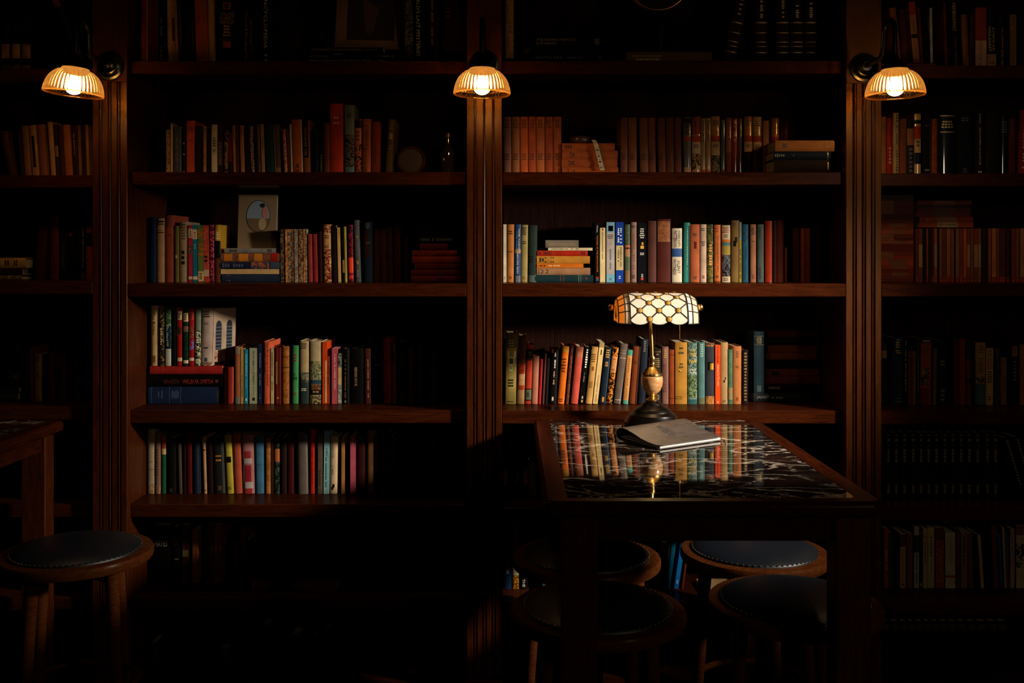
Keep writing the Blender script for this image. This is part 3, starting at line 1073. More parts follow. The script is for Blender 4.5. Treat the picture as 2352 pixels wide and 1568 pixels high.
def make_book(w, h, d, col, kind, kw):
    bulge = 0.0 if kind in 'pm' else min(0.22 * w, 0.006)
    sp = Spine(w, h, bulge)
    t = 0.0022 if kind == 'h' else 0.0006
    t = min(t, w * 0.2)
    v, f = cover_geom(w, h, d, sp, t)
    acc = kw.get('a')
    mt = kw.get('m') or ('pattern' if acc else ('cloth' if kind == 'h' else 'jacket'))
    root = MB().add(v, f).build('jacketed_hardback' if kind == 'h' and mt in ('jacket', 'plastic', 'pattern') else NAMES[kind], M[mt], None, 30, color=col)
    if acc:
        root['accent'] = list(deepen(lin(acc)))
    e = 0.003 if kind == 'h' else 0.0004
    y0 = sp.b + t + 0.0003
    pb = MB().box(-w / 2 + t, w / 2 - t, y0, d - (0.004 if kind == 'h' else 0.0006), e, h - e)
    pb.build('page_block', M['paper'], root)
    ink = kw.get('ink', '#1a120c')
    dress(root, sp, w, h, kw, ink)
    NBOOK[0] += 1
    return root

class Row:
    def __init__(s, bay, i, dy=0.18, z=None, where=None):
        s.bay, s.i, s.dy, s.n, s.where, s.prev = bay, i, dy, 0, where, None
        s.z = (SZ[bay][i] if z is None else z) + 0.0006
    def label(s, o, look, tail):
        for t_ in (tail, tail.replace(' of bay behind lamp', ', lamp bay'), tail.replace(' of bay behind lamp', ', lamp bay').replace(' of ', ', ').replace('from left standing on', 'atop'),
                   tail.replace(' of bay behind lamp', ', lamp bay').replace(' of ', ', ').replace('from left standing on', 'atop').replace('from top ', '')):
            lb = f'{look}, {t_}'
            if len(lb.split()) <= 16:
                break
        if lb in LABELS or len(lb.split()) > 16:
            print('LABEL', lb)
        LABELS.add(lb)
        tag(o, lb, 'book', f'books on the {SHELFN[s.i]} of the {BAYN[s.bay]}')
    def up(s, x0, x1, y, col, look, k='h', lean=0, dy=0.0, d=None, turn=0.0, **kw):
        """upright book: spine from x0 to x1 (pixels, at its foot), top edge at row y, top shifted by lean pixels"""
        s.n += 1
        rj = random.Random(int(x0 * 13 + y))
        Y = s.dy + dy + rj.uniform(-0.0018, 0.0018)
        a, b2 = W(x0, y, Y), W(x1, y, Y)
        top = a.z
        hv = top - s.z
        sx = lean * (DIST + Y) / F
        ang = math.atan2(sx, hv)
        xl, xr, sl = a.x + 0.0003, b2.x - 0.0003, sx / hv
        pv = s.prev
        if pv and not turn:          # keep clear of the book before it
            gap = max(pv[0] + pv[1] * z_ - (xl + sl * z_) for z_ in (0.0, min(hv, pv[2])))
            if gap > -0.0004:
                xl += min(gap + 0.0006, max(0.0, xr - xl - 0.0028))
                o_ = pv[0] + pv[1] * min(hv, pv[2]) - (xl + sl * min(hv, pv[2]))
                if o_ > 0:
                    xl += o_ + 0.0005; xr += o_ + 0.0005
        s.prev = (xr, sl, hv)
        a.x, b2.x = xl, xr
        w = max(xr - xl, 0.0028)
        w = w * math.cos(ang)
        h = (hv - w * abs(math.sin(ang))) / math.cos(ang) if ang else hv
        dd = d or min(0.70 * h, BACK_Y - 0.012 - Y)
        dd = min(dd, BACK_Y - 0.006 - Y)
        o = make_book(w, h, dd, col, k, kw)
        o.location = ((a.x + b2.x) / 2, Y, s.z + abs(math.sin(ang)) * w / 2)
        o.rotation_euler = (0, ang, turn)
        s.label(o, look, f'{ordinal(s.n)} from left {s.where or "on"} {SHELFN[s.i]} of {BAYN[s.bay]}')
        return o
    def stack(s, items, where='in stack', dy=0.0, order_down=True):
        """flat books, listed from the top down: (x0, x1, y0, y1, colour, look, kind, kw); y rows only give thicknesses"""
        z = s.z
        n = len(items)
        for j, it in enumerate(reversed(items)):
            x0, x1, y0, y1, col, look = it[:6]
            k = it[6] if len(it) > 6 else 'h'
            kw = dict(it[7]) if len(it) > 7 else {}
            Y = s.dy + dy + kw.pop('dy', 0.0)
            a, b2 = W(x0, y1, Y), W(x1, y0, Y)
            th = (y1 - y0) * (DIST + Y) / F
            L = b2.x - a.x
            dd = kw.pop('d', None) or min(L * 0.72, BACK_Y - 0.012 - Y)
            dd = min(dd, BACK_Y - 0.006 - Y)
            flip = kw.pop('flip', False)
            o = make_book(th - 0.0004, L, dd, col, k, kw)
            # the foot of the spine points right, its top left (text reads left to right)
            o.rotation_euler = (0, math.radians(-90), 0)
            o.location = (b2.x, Y, z + th / 2)
            z += th
            s.label(o, look, f'{ordinal(n - j)} from top {where}, {SHELFN[s.i]} of {BAYN[s.bay]}')
        return z
TOPL = [(0.05, 0.17, 3)]
def L(*a):
    return [tuple(a)]
BLK, NAVY, CREAM = '#16130f', '#1d2638', '#d9c8a0'

# ------------------------------------------------------------------ top shelf, far-left bay
r = Row('A', 0, 0.14)
for x0, x1 in ((1, 23), (24, 47), (48, 71)):
    r.up(x0, x1, -40, '#1a1512', 'black volume with two pale labels', b=[(0.67, 0.825, '#a2764a', -.85, .85), (0.90, 0.99, '#a2764a', -.85, .85)])
r.up(190, 206, -35, '#3a2416', 'large dark book tipped far over', lean=-88, b=[(0.66, 0.80, '#8a4a24'), (0.10, 0.24, '#8a4a24')])

# ------------------------------------------------------------------ top shelf, left bay
r = Row('B', 0, 0.16)
r.up(323, 339, -22, '#7a2a18', 'dull red book with tan edge', dy=-0.09, b=[(0, 1, '#8a6844', .72, 1)])
r.up(341, 346.5, -10, '#7a5638', 'thin tan pamphlet', 'm')
r.up(348, 362, -20, '#b02a18', 'bright red hardback', l=[(0.45, 0.62, 2)], dy=0.05)
r.up(366, 375, -22, BLK, 'slim black book with white title', 'p', ink='#d8cfc0', vl=[(0.30, 0.62, 12), (0.72, 0.9, 9)])
r.up(386, 397, -16, '#b58a5c', 'cream worn book slightly tilted', lean=-4)
r.up(398, 404, -8, '#a87a4c', 'thin cream book slightly tilted', 'p', lean=-5, b=[(0.3, 0.62, '#4a2c18')])
r.up(405, 411, -6, '#a07040', 'thin tan book slightly tilted', 'p', lean=-6)
r.up(412, 421, -20, '#241a16', 'dark book with faint title', 'p', lean=-5, ink='#8a7050', vl=[(0.2, 0.75, 22)])
r.up(422, 437, -30, '#1a1614', 'black hardback without any print')
r.up(438, 448, -24, '#221814', 'black book with brown lettering', 'p', lean=-3, ink='#8a6a48', vl=[(0.4, 0.8, 15)])
r.up(450, 479, -24, '#a4542a', 'broad orange-brown hardback', lean=-5)
r.up(479.5, 493, -20, '#b88852', 'tan book with plain spine', lean=-4)
r.up(500, 542, -24, '#15110f', 'thick black dictionary with round emblem', 'h', m='jacket', ink='#b98a5a',
     t=[('COLLINS', .29, .335, 'h', None, 0, .78), ('ROBERT', .34, .385, 'h', None, 0, .75), ('FRENCH', .39, .435, 'h', None, 0, .75)],
     l=[(0.45, 0.60, 4, None, .5)], b=[(.435, .44, '#8a6038', -.8, .8), (.635, .64, '#8a6038', -.8, .8), (.16, .255, '#9a6436', -.42, .42), (.175, .24, '#15110f', -.3, .3), (.66, .74, '#9a4a30', -.42, .42)])
r.up(545, 587, -20, '#181310', 'thick black reference with red vertical title', m='jacket', ink='#a85a30', t=[('World Biography', .26, .90, 'v', None, -.05, .20), ('DICTIONARY OF', .38, .78, 'v', '#7a5a38', .5, .13)])
r.up(590, 632, -40, '#141210', 'thick black reference with white vertical title', m='jacket', ink='#d8c8b0', t=[('ENCYCLOPEDIA', .16, .77, 'v', None, -.05, .20)], l=[(.83, .87, 1, None, .2), (.89, .96, 2, None, .15)])
r.up(636, 688, -14, '#1b1714', 'thick plain black hardback')
zs = r.stack([
    (709, 880, 93, 104, '#191512', 'thin black golfing book', 'p', dict(ink='#d0a878', t=[("AUSTRALIA'S GOLFING SUCCESS", .04, .70, 'v', None, 0, .42), ('Commonwealth', .74, .92, 'v', None, 0, .25)])),
    (698, 922, 104, 119, '#201a18', 'black book with spaced title', 'h', dict(ink='#a89078', t=[('AUSTRALIA', .05, .25, 'v', None, -.3, .32)], vl=[(.30, .40, 6, None, .3), (.76, .92, 8, None, -.3)])),
    (694, 926, 119, 131.5, '#17161a', 'black book with tall white title', 'h', dict(ink='#c8b8a0', t=[('BRISBANE QUEENSLAND - TOWARDS THE 21ST CENTURY', .07, .68, 'v', None, 0, .58), ('MAIN', .75, .82, 'v', None, .3, .22), ('ROADS', .75, .82, 'v', None, -.3, .22)])),
    (696, 922, 131.5, 141, '#141214', 'plain black flat book', 'h', dict(ink='#786858', vl=[(.05, .6, 30), (.7, .8, 5)])),
], 'under picture frame')
Z_FRAME = zs
r.n = 16
r.up(929, 948, -22, '#26324a', 'dark illustrated annual behind the frame', 'h', m='pattern', a='#7a6a48')
r.up(949, 973, -35, '#151211', 'black hardback with large white title', lean=-1, m='jacket', ink='#d6c4ae', t=[("WORLD'S LAST MYSTERIES", .05, .86, 'v', None, 0, .36)], l=[(.93, .97, 2)])
r.up(976, 1008, -26, '#181412', 'black hardback with orange script title', m='jacket', ink='#b06a34', t=[('The Complete Companion', .2, .72, 'v', None, .1, .2)] and [], vl=[(.15, .72, 26, None, .05, .2)])
r.up(1017, 1043, -35, '#3a1812', 'maroon hardback with faint initials', ink='#8a6a4a', l=[(.25, .4, 3, None, .4), (.88, .97, 3)])
r.up(1044, 1065, -20, '#5a2416', 'dull red ribbed hardback', ink='#38140c', l=[(.1, .8, 26, None, .4)])

# ------------------------------------------------------------------ top shelf, bay behind lamp
r = Row('C', 0, 0.15)
zs = r.stack([
    (1222, 1385, 69, 92, '#14110f', 'thick black memoir', 'h', dict(m='jacket', ink='#a88a68', t=[('THE HAWKE MEMOIRS', .06, .62, 'v', None, .30, .26), ('BOB HAWKE', .06, .34, 'v', None, -.42, .26)], l=[(.88, .95, 3)])),
    (1200, 1392, 92, 111, '#191512', 'plain black book with label', 'h', dict(b=[(.03, .09, '#58483a', -.6, .5)])),
    (1196, 1388, 111, 125, '#16120f', 'black book with grey title', 'p', dict(ink='#8a8078', t=[('WATER FIRE', .17, .50, 'v', None, 0, .46)], vl=[(.55, .75, 12), (.93, .97, 2)])),
    (1172, 1414, 125, 140, '#1a1310', 'black atlas with red title', 'h', dict(m='jacket', ink='#b08a78', t=[('ATLAS', .02, .22, 'v', '#b09a88', -.1, .55), ('OF THE', .25, .41, 'v', '#8a7a6a', -.1, .40), ('WORLD', .43, .69, 'v', '#a04434', -.1, .55)], b=[(.92, .955, '#a03a2c', -.6, .5)])),
], 'under magazines')
r2 = Row('C', 0, 0.15, z=r.z + 20 * 3.51 / F, where='standing on flat books,')
r2.up(1161, 1180, -30, '#c89660', 'tan book showing worn page edges', m='pattern', a='#b07c48')
r.n = 4
r.up(1183, 1196, -30, '#181412', 'tall black book with faint vertical title', dy=0.03, ink='#6a5a4a', vl=[(.1, .6, 12)]) if False else None
zb = r.stack([(1440, 1635, 103, 139, '#7a5430', 'thick brown book with gilt title', 'h', dict(t=[('MACARTHUR', .10, .5, 'v', 'gilt', .1, .2)] and [], vl=[(.06, .42, 12, 'gilt', .42, .22), (.10, .42, 12, 'gilt', -.02, .16), (.16, .42, 9, 'gilt', -.42, .14)]))], 'below round rim')
Z_RING = zb
r.n = 0
GB = [(.46, .475, 'gilt'), (.585, .595, 'gilt'), (.695, .705, 'gilt'), (.75, .757, 'gilt'), (.82, .832, 'gilt')]
r.up(1659, 1687, -38, '#361812', 'maroon gilt-banded volume leaning over', lean=40, b=GB, vl=[(.06, .38, 11, 'gilt', 0, .35)])
for i, (x0, x1) in enumerate(((1735, 1763), (1784, 1813), (1817, 1846), (1849, 1877), (1880, 1908))):
    r.up(x0, x1, -38, '#241512', 'black encyclopedia volume with gilt bands', b=GB, vl=[(.10, .42, 12, 'gilt', 0, .28)])

# ------------------------------------------------------------------ top shelf, far-right bay
r = Row('D', 0, 0.16)
zs = r.stack([(2024, 2149, 130, 151, '#8a4a28', 'broad brown book lying flat', 'h', {})], 'under tilted books')
r2 = Row('D', 0, 0.16, z=zs, where='standing on flat book,')
r2.up(2057, 2072, 17, '#a05a30', 'orange-brown book tipped over', lean=-14)
r2.up(2073, 2087, 20, '#5a2c1a', 'dull brown book tipped over', lean=-9)
r2.up(2098, 2113, 3, '#b07a4c', 'tan paperback with red ends tipped over', 'p', lean=-12, b=[(0, .22, '#a03c22'), (.53, .60, '#15120f', -.9, .9), (.94, 1, '#a03c22')], vl=[(.26, .5, 10)])
r2.up(2114, 2122, 18, '#6a2e1c', 'thin dull red book tipped over', lean=-8)
r2.up(2123, 2134, 22, '#17130f', 'thin black book', lean=-3)
r2.up(2137, 2143, 18, '#b8b4a8', 'thin white pamphlet', 'm', lean=-2)
r.n = 6
r.up(2172, 2178, 5, '#7a3420', 'thin red-brown book', lean=-6)
r.up(2184, 2207, -2, '#171310', 'black hardback with tall gold title', lean=-4, m='jacket', ink='#c09468', t=[('HEMINGWAY', .05, .44, 'v', None, -.1, .36)], vl=[(.50, .92, 16, '#7a5a3c', .1, .12)])
r.up(2213, 2227, 33, '#8a5a38', 'brown book with pale edge', lean=-5)
r.up(2228, 2238, 34, '#5a1c14', 'dark red hardback')
r.up(2240, 2266, 17, '#9a3c22', 'paperback with red top and pink foot', 'p', b=[(.51, 1, '#d0a084')], t=[('Bill Bryson', .52, .97, 'u', '#5a3020', 0, .25)])
r.up(2266.5, 2290, 17, '#1a1513', 'black hardback with cream foot', m='jacket', lean=-2, ink='#c8a878', b=[(.72, 1, '#b98a58', -.95, .95)], t=[('MARGARET', .30, .68, 'v', None, -.45, .26), ('ATWOOD', .30, .68, 'v', None, .35, .30)], l=[(.82, .96, 2, '#3a2414', .8)])
r.up(2292, 2313, 40, '#171210', 'black hardback with thin orange title', m='jacket', ink='#b06a3a', vl=[(.2, .98, 26, None, 0, .18)])
r.up(2318, 2336, 33, '#9a7048', 'tan book with black title', ink='#2a1a10', b=[(0, 1, '#4a2a18', -1, -.75)], vl=[(.05, .2, 4), (.5, .95, 12)])
r.up(2338, 2360, 33, '#1c1613', 'black hardback at the frame edge')

# ------------------------------------------------------------------ second shelf, far-left bay
r = Row('A', 1, 0.16)
r.up(20, 36, 300, '#4a2c1a', 'dull brown book tipped over', lean=-22)
r.up(48, 56, 300, '#3a2416', 'thin dark brown book', lean=-10)
r.up(57, 72, 288, '#8a5c34', 'tan book leaning', lean=-9)
r.up(74, 90, 287, '#a87444', 'tan book with black label leaning', lean=-9, b=[(.2, .8, '#2a1a10', -.4, .4)])
r.up(92, 109, 285, '#8a5230', 'brown book leaning', lean=-9)
r.up(117, 128, 279, '#b07c4a', 'pale tan book leaning', lean=-9)
r.up(129, 137, 285, '#3a2418', 'thin dark book with pale label', lean=-7, b=[(.4, .6, '#8a6844')])
r.up(138, 149, 288, '#4a2416', 'dark brown book leaning', lean=-7)
r.up(150, 167, 286, '#a45c2e', 'orange-brown book leaning', lean=-8)
r.up(168, 181, 288, '#3a2218', 'dark lettered book leaning', lean=-6, ink='#9a7048', vl=[(.15, .6, 14)])
r.up(182, 188, 286, '#8a5c38', 'thin tan book', 'p', lean=-4)
r.up(190, 199, 287, '#3c2016', 'thin dark red book', lean=-4)
r.up(200, 206, 286, '#9a6a40', 'thin pale book by the pillar', 'p', lean=-4)

# ------------------------------------------------------------------ second shelf, left bay
r = Row('B', 1, 0.17)
r.up(381, 390.5, 297, '#a87c4a', 'tan patterned book', m='pattern', a='#7a5028')
r.up(392, 397, 283, '#b8946a', 'thin cream book', 'p')
r.up(399, 416, 291, '#4e4c48', 'slate grey hardback', l=[(.2, .9, 5, '#302c2a', .9)], b=[(0, 1, '#6a7078', .8, 1)])
r.up(418, 427, 300, '#191411', 'black book with small print', l=[(.25, .32, 1, '#9a6848'), (.5, .56, 1, '#9a6848'), (.9, .98, 2, '#9a6848')])
r.up(428, 447, 277, '#c05030', 'red-orange hardback', ink='#3a140c', l=[(.1, .2, 3), (.34, .37, 1)])
r.up(448, 465.5, 290, '#241812', 'black hardback between two red spines')
r.up(467, 474, 289, '#b87a4c', 'slim orange-tan book', 'p', vl=[(.1, .4, 6), (.6, .8, 5)])
r.up(476, 483, 292, '#241714', 'slim black book')
r.up(485, 498.5, 286, '#d4bc96', 'cream book with black script', m='jacket', vl=[(.26, .45, 4, None, 0, .6), (.52, .6, 2, None, 0, .3)], l=[(.48, .52, 1)])
r.up(499, 512, 286, '#3c2016', 'dark brown book with tan label', b=[(.34, .80, '#8a5c38', -.5, .5)], ink='#2a160c', l=[(.36, .7, 4, None, .4)])
r.up(515, 524, 297, '#2a1c16', 'dark patterned spine', m='pattern', a='#a07850')
r.up(524.5, 532, 305, '#7a2416', 'dark red and black spine', b=[(.68, 1, '#1c201e')])
r.up(536, 543, 288, '#b87a48', 'tan-orange book with letters', lean=-3, ink='#3a1a0c', vl=[(.06, .35, 6)])
r.up(543.5, 549, 290, '#6a2c1a', 'thin red-brown book', lean=-2)
r.up(553, 562, 288, '#c07c44', 'bright orange-tan book', lean=-3, vl=[(.05, .3, 5, '#7a3a20')])
r.up(562.5, 575, 290, '#241a16', 'black book between tan spines', lean=-3)
r.up(577, 585, 289, '#b08c78', 'pale marbled book', m='pattern', a='#6a4048', lean=-5)
r.up(586, 592, 292, '#1e1614', 'thin black book', lean=-4)
r.up(593, 600, 286, '#7a5c40', 'grey-brown book', lean=-4, vl=[(.5, .9, 8)])
r.up(602, 608.5, 285, '#b88a5c', 'thin cream book with print', 'p', lean=-4, vl=[(.1, .5, 9)])
r.up(610, 630, 284, '#2c3c30', 'dark green hardback', lean=-3)
r.up(631, 645, 286, '#6a4a34', 'brown book with white edge', lean=-5, b=[(0, 1, '#c8c0b0', -1, -.7), (.85, 1, '#8a6840')])
r.up(653, 660.5, 296, '#c0603c', 'red-pink book with pale print', lean=-5, m='pattern', a='#d09870')
r.up(661, 668, 297, '#7a3820', 'thin red-brown book leaning', lean=-4)
r.up(669, 672, 285, '#d8c0a0', 'very thin white pamphlet', 'm', lean=-4)
r.up(673, 696, 274, '#b8602e', 'broad orange-brown book', lean=-4, b=[(0, 1, '#d0a878', .80, 1)], vl=[(.8, .98, 5)])
r.up(697, 713.5, 275, '#9a5634', 'brown book with black title panel', lean=-3, b=[(0, .68, '#1e1612', -1, .6)], ink='#8a6040', vl=[(.1, .65, 14, None, -.2, .4)])
r.up(715, 731, 297, '#191411', 'black hardback')
r.up(733, 742, 298, '#1b1512', 'black book with gold foot', vl=[(.55, .98, 8, 'gilt', .1, .4)])
r.up(744, 757, 282, '#7a3c22', 'brown book beside tall red one', b=[(0, 1, '#94603c', -1, -.8)])
r.up(758, 788, 238, '#b23c1c', 'tall red hardback with gold letters', ink='#c88a60', t=[('WILD', .20, .245, 'h', None, .1, .5), ('WIND', .25, .30, 'h', None, .1, .7)] and [], l=[(.16, .23, 1, None, .5), (.24, .30, 1, None, .75)], b=[(.985, 1, '#7a2414')])
r.up(791, 813.5, 241, '#7c8074', 'tall grey-green illustrated hardback', m='jacket', b=[(.42, .88, ('#6a5c4c', '#1e1814')), (.88, 1, '#68766e')], l=[(.12, .18, 2, '#302c28', .5)])
r.up(814, 830, 273, '#b05c34', 'orange illustrated spine with black top', m='pattern', a='#2a1812', b=[(.02, .16, '#241814'), (.16, .44, '#c07048')], ink='#5a2418', l=[(.2, .4, 3)])
r.up(831, 851, 273, '#a85a32', 'orange-brown book with large black title', lean=1, ink='#2a1208', t=[('DUTCH VET', .52, .99, 'v', None, -.2, .36)], vl=[(.2, .5, 9, None, .1, .15)], b=[(.115, .125, '#5a2414')])
r.up(851.5, 872, 279, '#8a3a20', 'red-brown hardback', lean=2, vl=[(.2, .8, 14, '#5a2010')])
r.up(885, 899, 273, '#6a5434', 'olive book with flower leaning', lean=8, b=[(.25, .36, '#a08058', -.6, .6)], l=[(.02, .2, 3, '#8a6a40', .6), (.45, .55, 2, '#8a6a40', .6)])

# ------------------------------------------------------------------ second shelf, bay behind lamp
r = Row('C', 1, 0.17)
SETL = [(.04, .2, 4), (.62, .74, 3)]
for x0, x1, c in ((1157, 1174.5, '#a87058'), (1175.5, 1194, '#b0744e'), (1195, 1213, '#c8683a'), (1214, 1231, '#bc5e38'), (1232, 1251, '#c07046'), (1252, 1270, '#b45a32'), (1271, 1289.5, '#bc683c')):
    r.up(x0, x1, 268, c, {'#c8683a': 'bright orange cloth volume of the set', '#a87058': 'pinkish cloth volume at the pillar'}.get(c, 'faded orange cloth volume of the set'), ink='#5a2414', l=SETL, dy=0.01)
r.stack([
    (1291, 1412, 330, 347, '#c06838', 'orange cloth volume', 'h', dict(ink='#5a2414', vl=[(.06, .2, 3, None, 0, .6)])),
    (1291, 1419, 347.5, 366.5, '#b86438', 'faded orange volume', 'h', dict(ink='#5a2414', vl=[(.10, .24, 3, None, 0, .6), (.34, .4, 2, None, 0, .8)])),
    (1290, 1418, 367, 386, '#b05e34', 'dull orange volume', 'h', dict(ink='#5a2414', vl=[(.08, .24, 4, None, 0, .6), (.36, .42, 2, None, 0, .8)])),
    (1291, 1420, 386, 405, '#b4602f', 'orange volume', 'h', dict(ink='#5a2414', vl=[(.1, .24, 4, None, 0, .6)])),
], 'under tape reel')
Z_REEL = r.z + (75.0) * (DIST + 0.17) / F
for x0, x1, c, ln in ((1426, 1442, '#8a5640', 0), (1444, 1463, '#96603f', 0), (1471, 1490, '#8a5a40', -2), (1491, 1507, '#84523a', -2), (1513, 1530, '#7c4a36', -2), (1531, 1549, '#74442e', -1), (1550.5, 1566, '#7a4a32', -1)):
    r.up(x0, x1, 270, c, 'brown cloth volume of the matching set', ink='#4a2416', l=[(.62, .74, 3)], lean=ln)
def trio(x0, x1, y, base, look, red=True, **kw):
    r.up(x0, x1, y, base, look, m='plastic', **kw)
TB = [(.33, .43, '#b8482a')]
TLN = [(.06, .17, 3), (.47, .53, 2)]
trio(1571, 1588, 269, '#7c7468', 'plastic-covered grey spine with orange band', b=[(.33, .41, '#b8502c'), (.86, 1, '#c09468'), (.02, .1, '#2a2824')], l=[(.1, .3, 4)])
trio(1590, 1610, 268, '#b88a6c', 'plastic-covered pink and cream spine', b=[(0, .3, '#a8503c')] + TB + [(.43, .62, '#d8bc94'), (.64, .9, ('#c8a060', '#4a3828'))], l=TLN)
trio(1610.5, 1621, 272, '#b89674', 'slim plastic-covered cream spine', b=[(.9, 1, '#b85034')], vl=[(.04, .42, 12, None, 0, .5)])
trio(1622, 1633, 271, '#c89a68', 'slim plastic-covered tan spine', b=[(.9, 1, '#c8684a')], vl=[(.04, .42, 12, None, 0, .5)])
trio(1634, 1654, 267, '#c08a50', 'plastic-covered tan spine with dark picture', b=TB + [(.43, .66, '#cdb084'), (.66, 1, ('#8a7858', '#2c2a28'))], l=TLN)
trio(1656, 1666, 275, '#6a7266', 'slim grey-green plastic-covered spine', b=[(.9, 1, '#8a4a34')], vl=[(.1, .6, 14, None, 0, .5)])
trio(1668, 1681, 271, '#b4683c', 'orange plastic-covered spine with black letters', vl=[(.02, .42, 12, None, -.1, .5)], b=[(.6, 1, '#8a4c30')])
trio(1682, 1694.5, 272, '#a84630', 'red plastic-covered spine with pale letters', ink='#e0b890', vl=[(.04, .42, 12, None, 0, .45)])
trio(1695, 1705, 272, '#6a4a3c', 'slim dark plastic-covered spine', vl=[(.2, .5, 9, None, 0, .4)])
trio(1710, 1729, 267, '#b47440', 'orange-banded spine with cream middle', b=TB + [(.43, .60, '#cfa87c'), (.60, 1, '#3a2818')], l=TLN)
trio(1731, 1750, 268, '#c89c6c', 'cream and orange spine with bold title', b=TB + [(.43, .58, '#d0ac80'), (.58, 1, '#7c5434')], l=TLN)
r.up(1753, 1767, 277, '#b87c46', 'tan hardback with brown title', vl=[(.1, .5, 10, '#6a3818', 0, .3)])
r.up(1773, 1790, 271, '#b86a34', 'glossy orange and red spine', m='plastic', b=[(.33, .5, '#9a3418')], vl=[(.05, .3, 8)])
r2 = Row('C', 1, 0.305)
r2.n = 28
r2.up(1794, 1812, 275, '#5a1c12', 'dull red book behind flat books', d=0.08)
r2.up(1813, 1830, 278, '#3a1610', 'dark red book behind flat books', d=0.08)
r.stack([
    (1781, 1917, 327, 352, '#b07a48', 'tan book with dark bands', 'h', dict(d=0.12, ink='#4a2812', vl=[(.12, .2, 3, None, 0, .6), (.28, .29, 1, None, 0, .95), (.80, .84, 2, None, 0, .9), (.9, .94, 2, None, 0, .9)])),
    (1777, 1909, 352.5, 372, '#1e2a3c', 'navy book with pale title', 'h', dict(d=0.12, ink='#8a8878', vl=[(.02, .2, 5, None, 0, .45), (.34, .36, 1)], b=[(.94, .95, 'gilt')])),
    (1778, 1907, 372.5, 401, '#2a1a12', 'dark brown gilt-edged book', 'h', dict(d=0.12, b=[(.955, .97, 'gilt', -.6, .6)])),
], 'near third pillar', dy=-0.13)

# ------------------------------------------------------------------ second shelf, far-right bay
r = Row('D', 1, 0.17)
r.up(2024, 2036, 268, '#a06c44', 'tan cloth hardback', ink='#5a3418', l=[(.14, .18, 2)])
r.up(2037, 2050, 271, '#b03420', 'red worn hardback', m='pattern', a='#9a2818', vl=[(.1, .24, 3), (.5, .8, 5, '#c89068', .1, .4)])
r.up(2052, 2065, 259, '#bca070', 'cream spine with black title', m='jacket', t=[('A SENSE OF THE BORDER', .05, .9, 'v', None, .1, .28)] and [], vl=[(.03, .97, 22, None, .2, .30)])
r.up(2067, 2083, 273, '#8a5236', 'brown cloth hardback')
r.up(2084, 2100, 274, '#24241f', 'black book with pink label', m='jacket', b=[(.16, .45, '#a86e50')], ink='#5a4a40', vl=[(.5, .95, 6, None, 0, .6)])
r.up(2101, 2116, 261, '#d0a872', 'cream, red and navy banded spine', m='plastic', b=[(.10, .16, '#221a14'), (.20, .40, '#b43a20'), (.62, .80, '#24304a')], vl=[(.43, .6, 3, None, 0, .5)])
r.up(2120, 2139, 270, '#1b1b1c', 'black book with painted grey highlight', b=[(0, .97, '#4c545a', .6, .98)], l=[(.86, .92, 1, '#8a8078', .8), (.12, .15, 1, '#5a3a30', .8)])  # grey strip is a highlight put into the spine colour
r.up(2141, 2154, 272, '#a05428', 'orange-brown worn hardback', m='pattern', a='#8a421c')
r.up(2156, 2197, 262, '#161a22', 'thick navy volume with gilt title', m='plastic', b=[(.02, .035, 'gilt', -.8, .9), (.28, .295, 'gilt', -.8, .9)], l=[(.10, .23, 3, 'gilt', .7), (.95, .98, 1, 'gilt', .5)])
r.up(2198, 2236, 262, '#171c24', 'thick navy volume with faint print', l=[(.05, .12, 2, '#7a5a3c', .5), (.86, .94, 3, '#5a4a38', .3)])
r.up(2241, 2262, 255, '#2a1512', 'dark maroon hardback with white title', m='jacket', ink='#d8d0c4', t=[('FRONTIERS OF JUSTICE', .26, .82, 'v', None, -.1, .22), ('Nussbaum', .04, .19, 'v', None, 0, .18)], l=[(.91, .985, 2, None, .6)])
r.up(2264, 2294, 257, '#2a2418', 'dark olive hardback')
r.up(2296, 2317, 263, '#191817', 'black plastic-wrapped book', m='plastic', lean=1, ink='#6a5a4a', l=[(.1, .3, 5)])
r.up(2318, 2334, 272, '#6a2c18', 'red-brown hardback', l=[(.05, .2, 3, '#38140a')])
r.up(2340, 2364, 252, '#9a3018', 'red hardback with gold title', lean=4, ink='#d0a070', t=[('MONTEZUMA', .3, .9, 'v', None, .0, .34)] and [], vl=[(.3, .9, 12, None, -.1, .34)])

# ------------------------------------------------------------------ third shelf, far-left bay
r = Row('A', 2, 0.17)
r.stack([
    (-60, 58, 592, 615.5, '#c89a5c', 'cream book with black title', 'h', dict(m='jacket', ink='#241608', l=[], b=[], t=[], vl=[(.60, .70, 2, None, 0, .8), (.78, .86, 2, None, 0, .6)])),
    (-60, 51, 616, 633, '#4a2018', 'dark mottled book', 'h', dict(m='pattern', a='#15141a')),
    (-60, 50, 633.5, 643.5, '#6a5a3c', 'floral patterned book', 'h', dict(m='pattern', a='#a88860')),
], 'at frame edge')
r.n = 0
r.up(77, 99, 515, '#4a2014', 'dark red-brown hardback leaning', lean=9)
r.up(114, 133, 493, '#6a2c18', 'tall red-brown hardback', l=[(.08, .22, 4, '#4a3018', .6), (.85, .92, 1, '#2a120a', .4)])
r.up(136, 153, 500, '#1c1815', 'black hardback beside the tall red one', ink='#5a4a38', vl=[(.4, .9, 14)])
r.up(156, 172, 520, '#1a1614', 'black book with red corner', b=[(.12, .18, '#8a3820', -.9, .2)])
r.up(174, 183, 515, '#3a2418', 'dark brown book', b=[(.15, 1, '#1c1714')])
r.up(184, 196, 515, '#1c1714', 'black spiral-bound book', 'p', ink='#8a6a44', vl=[(.0, 1.0, 30, None, .1, .3)])
r.up(197, 211, 515, '#8a3a1c', 'orange-red book with black panel', b=[(.15, .40, '#201814')])

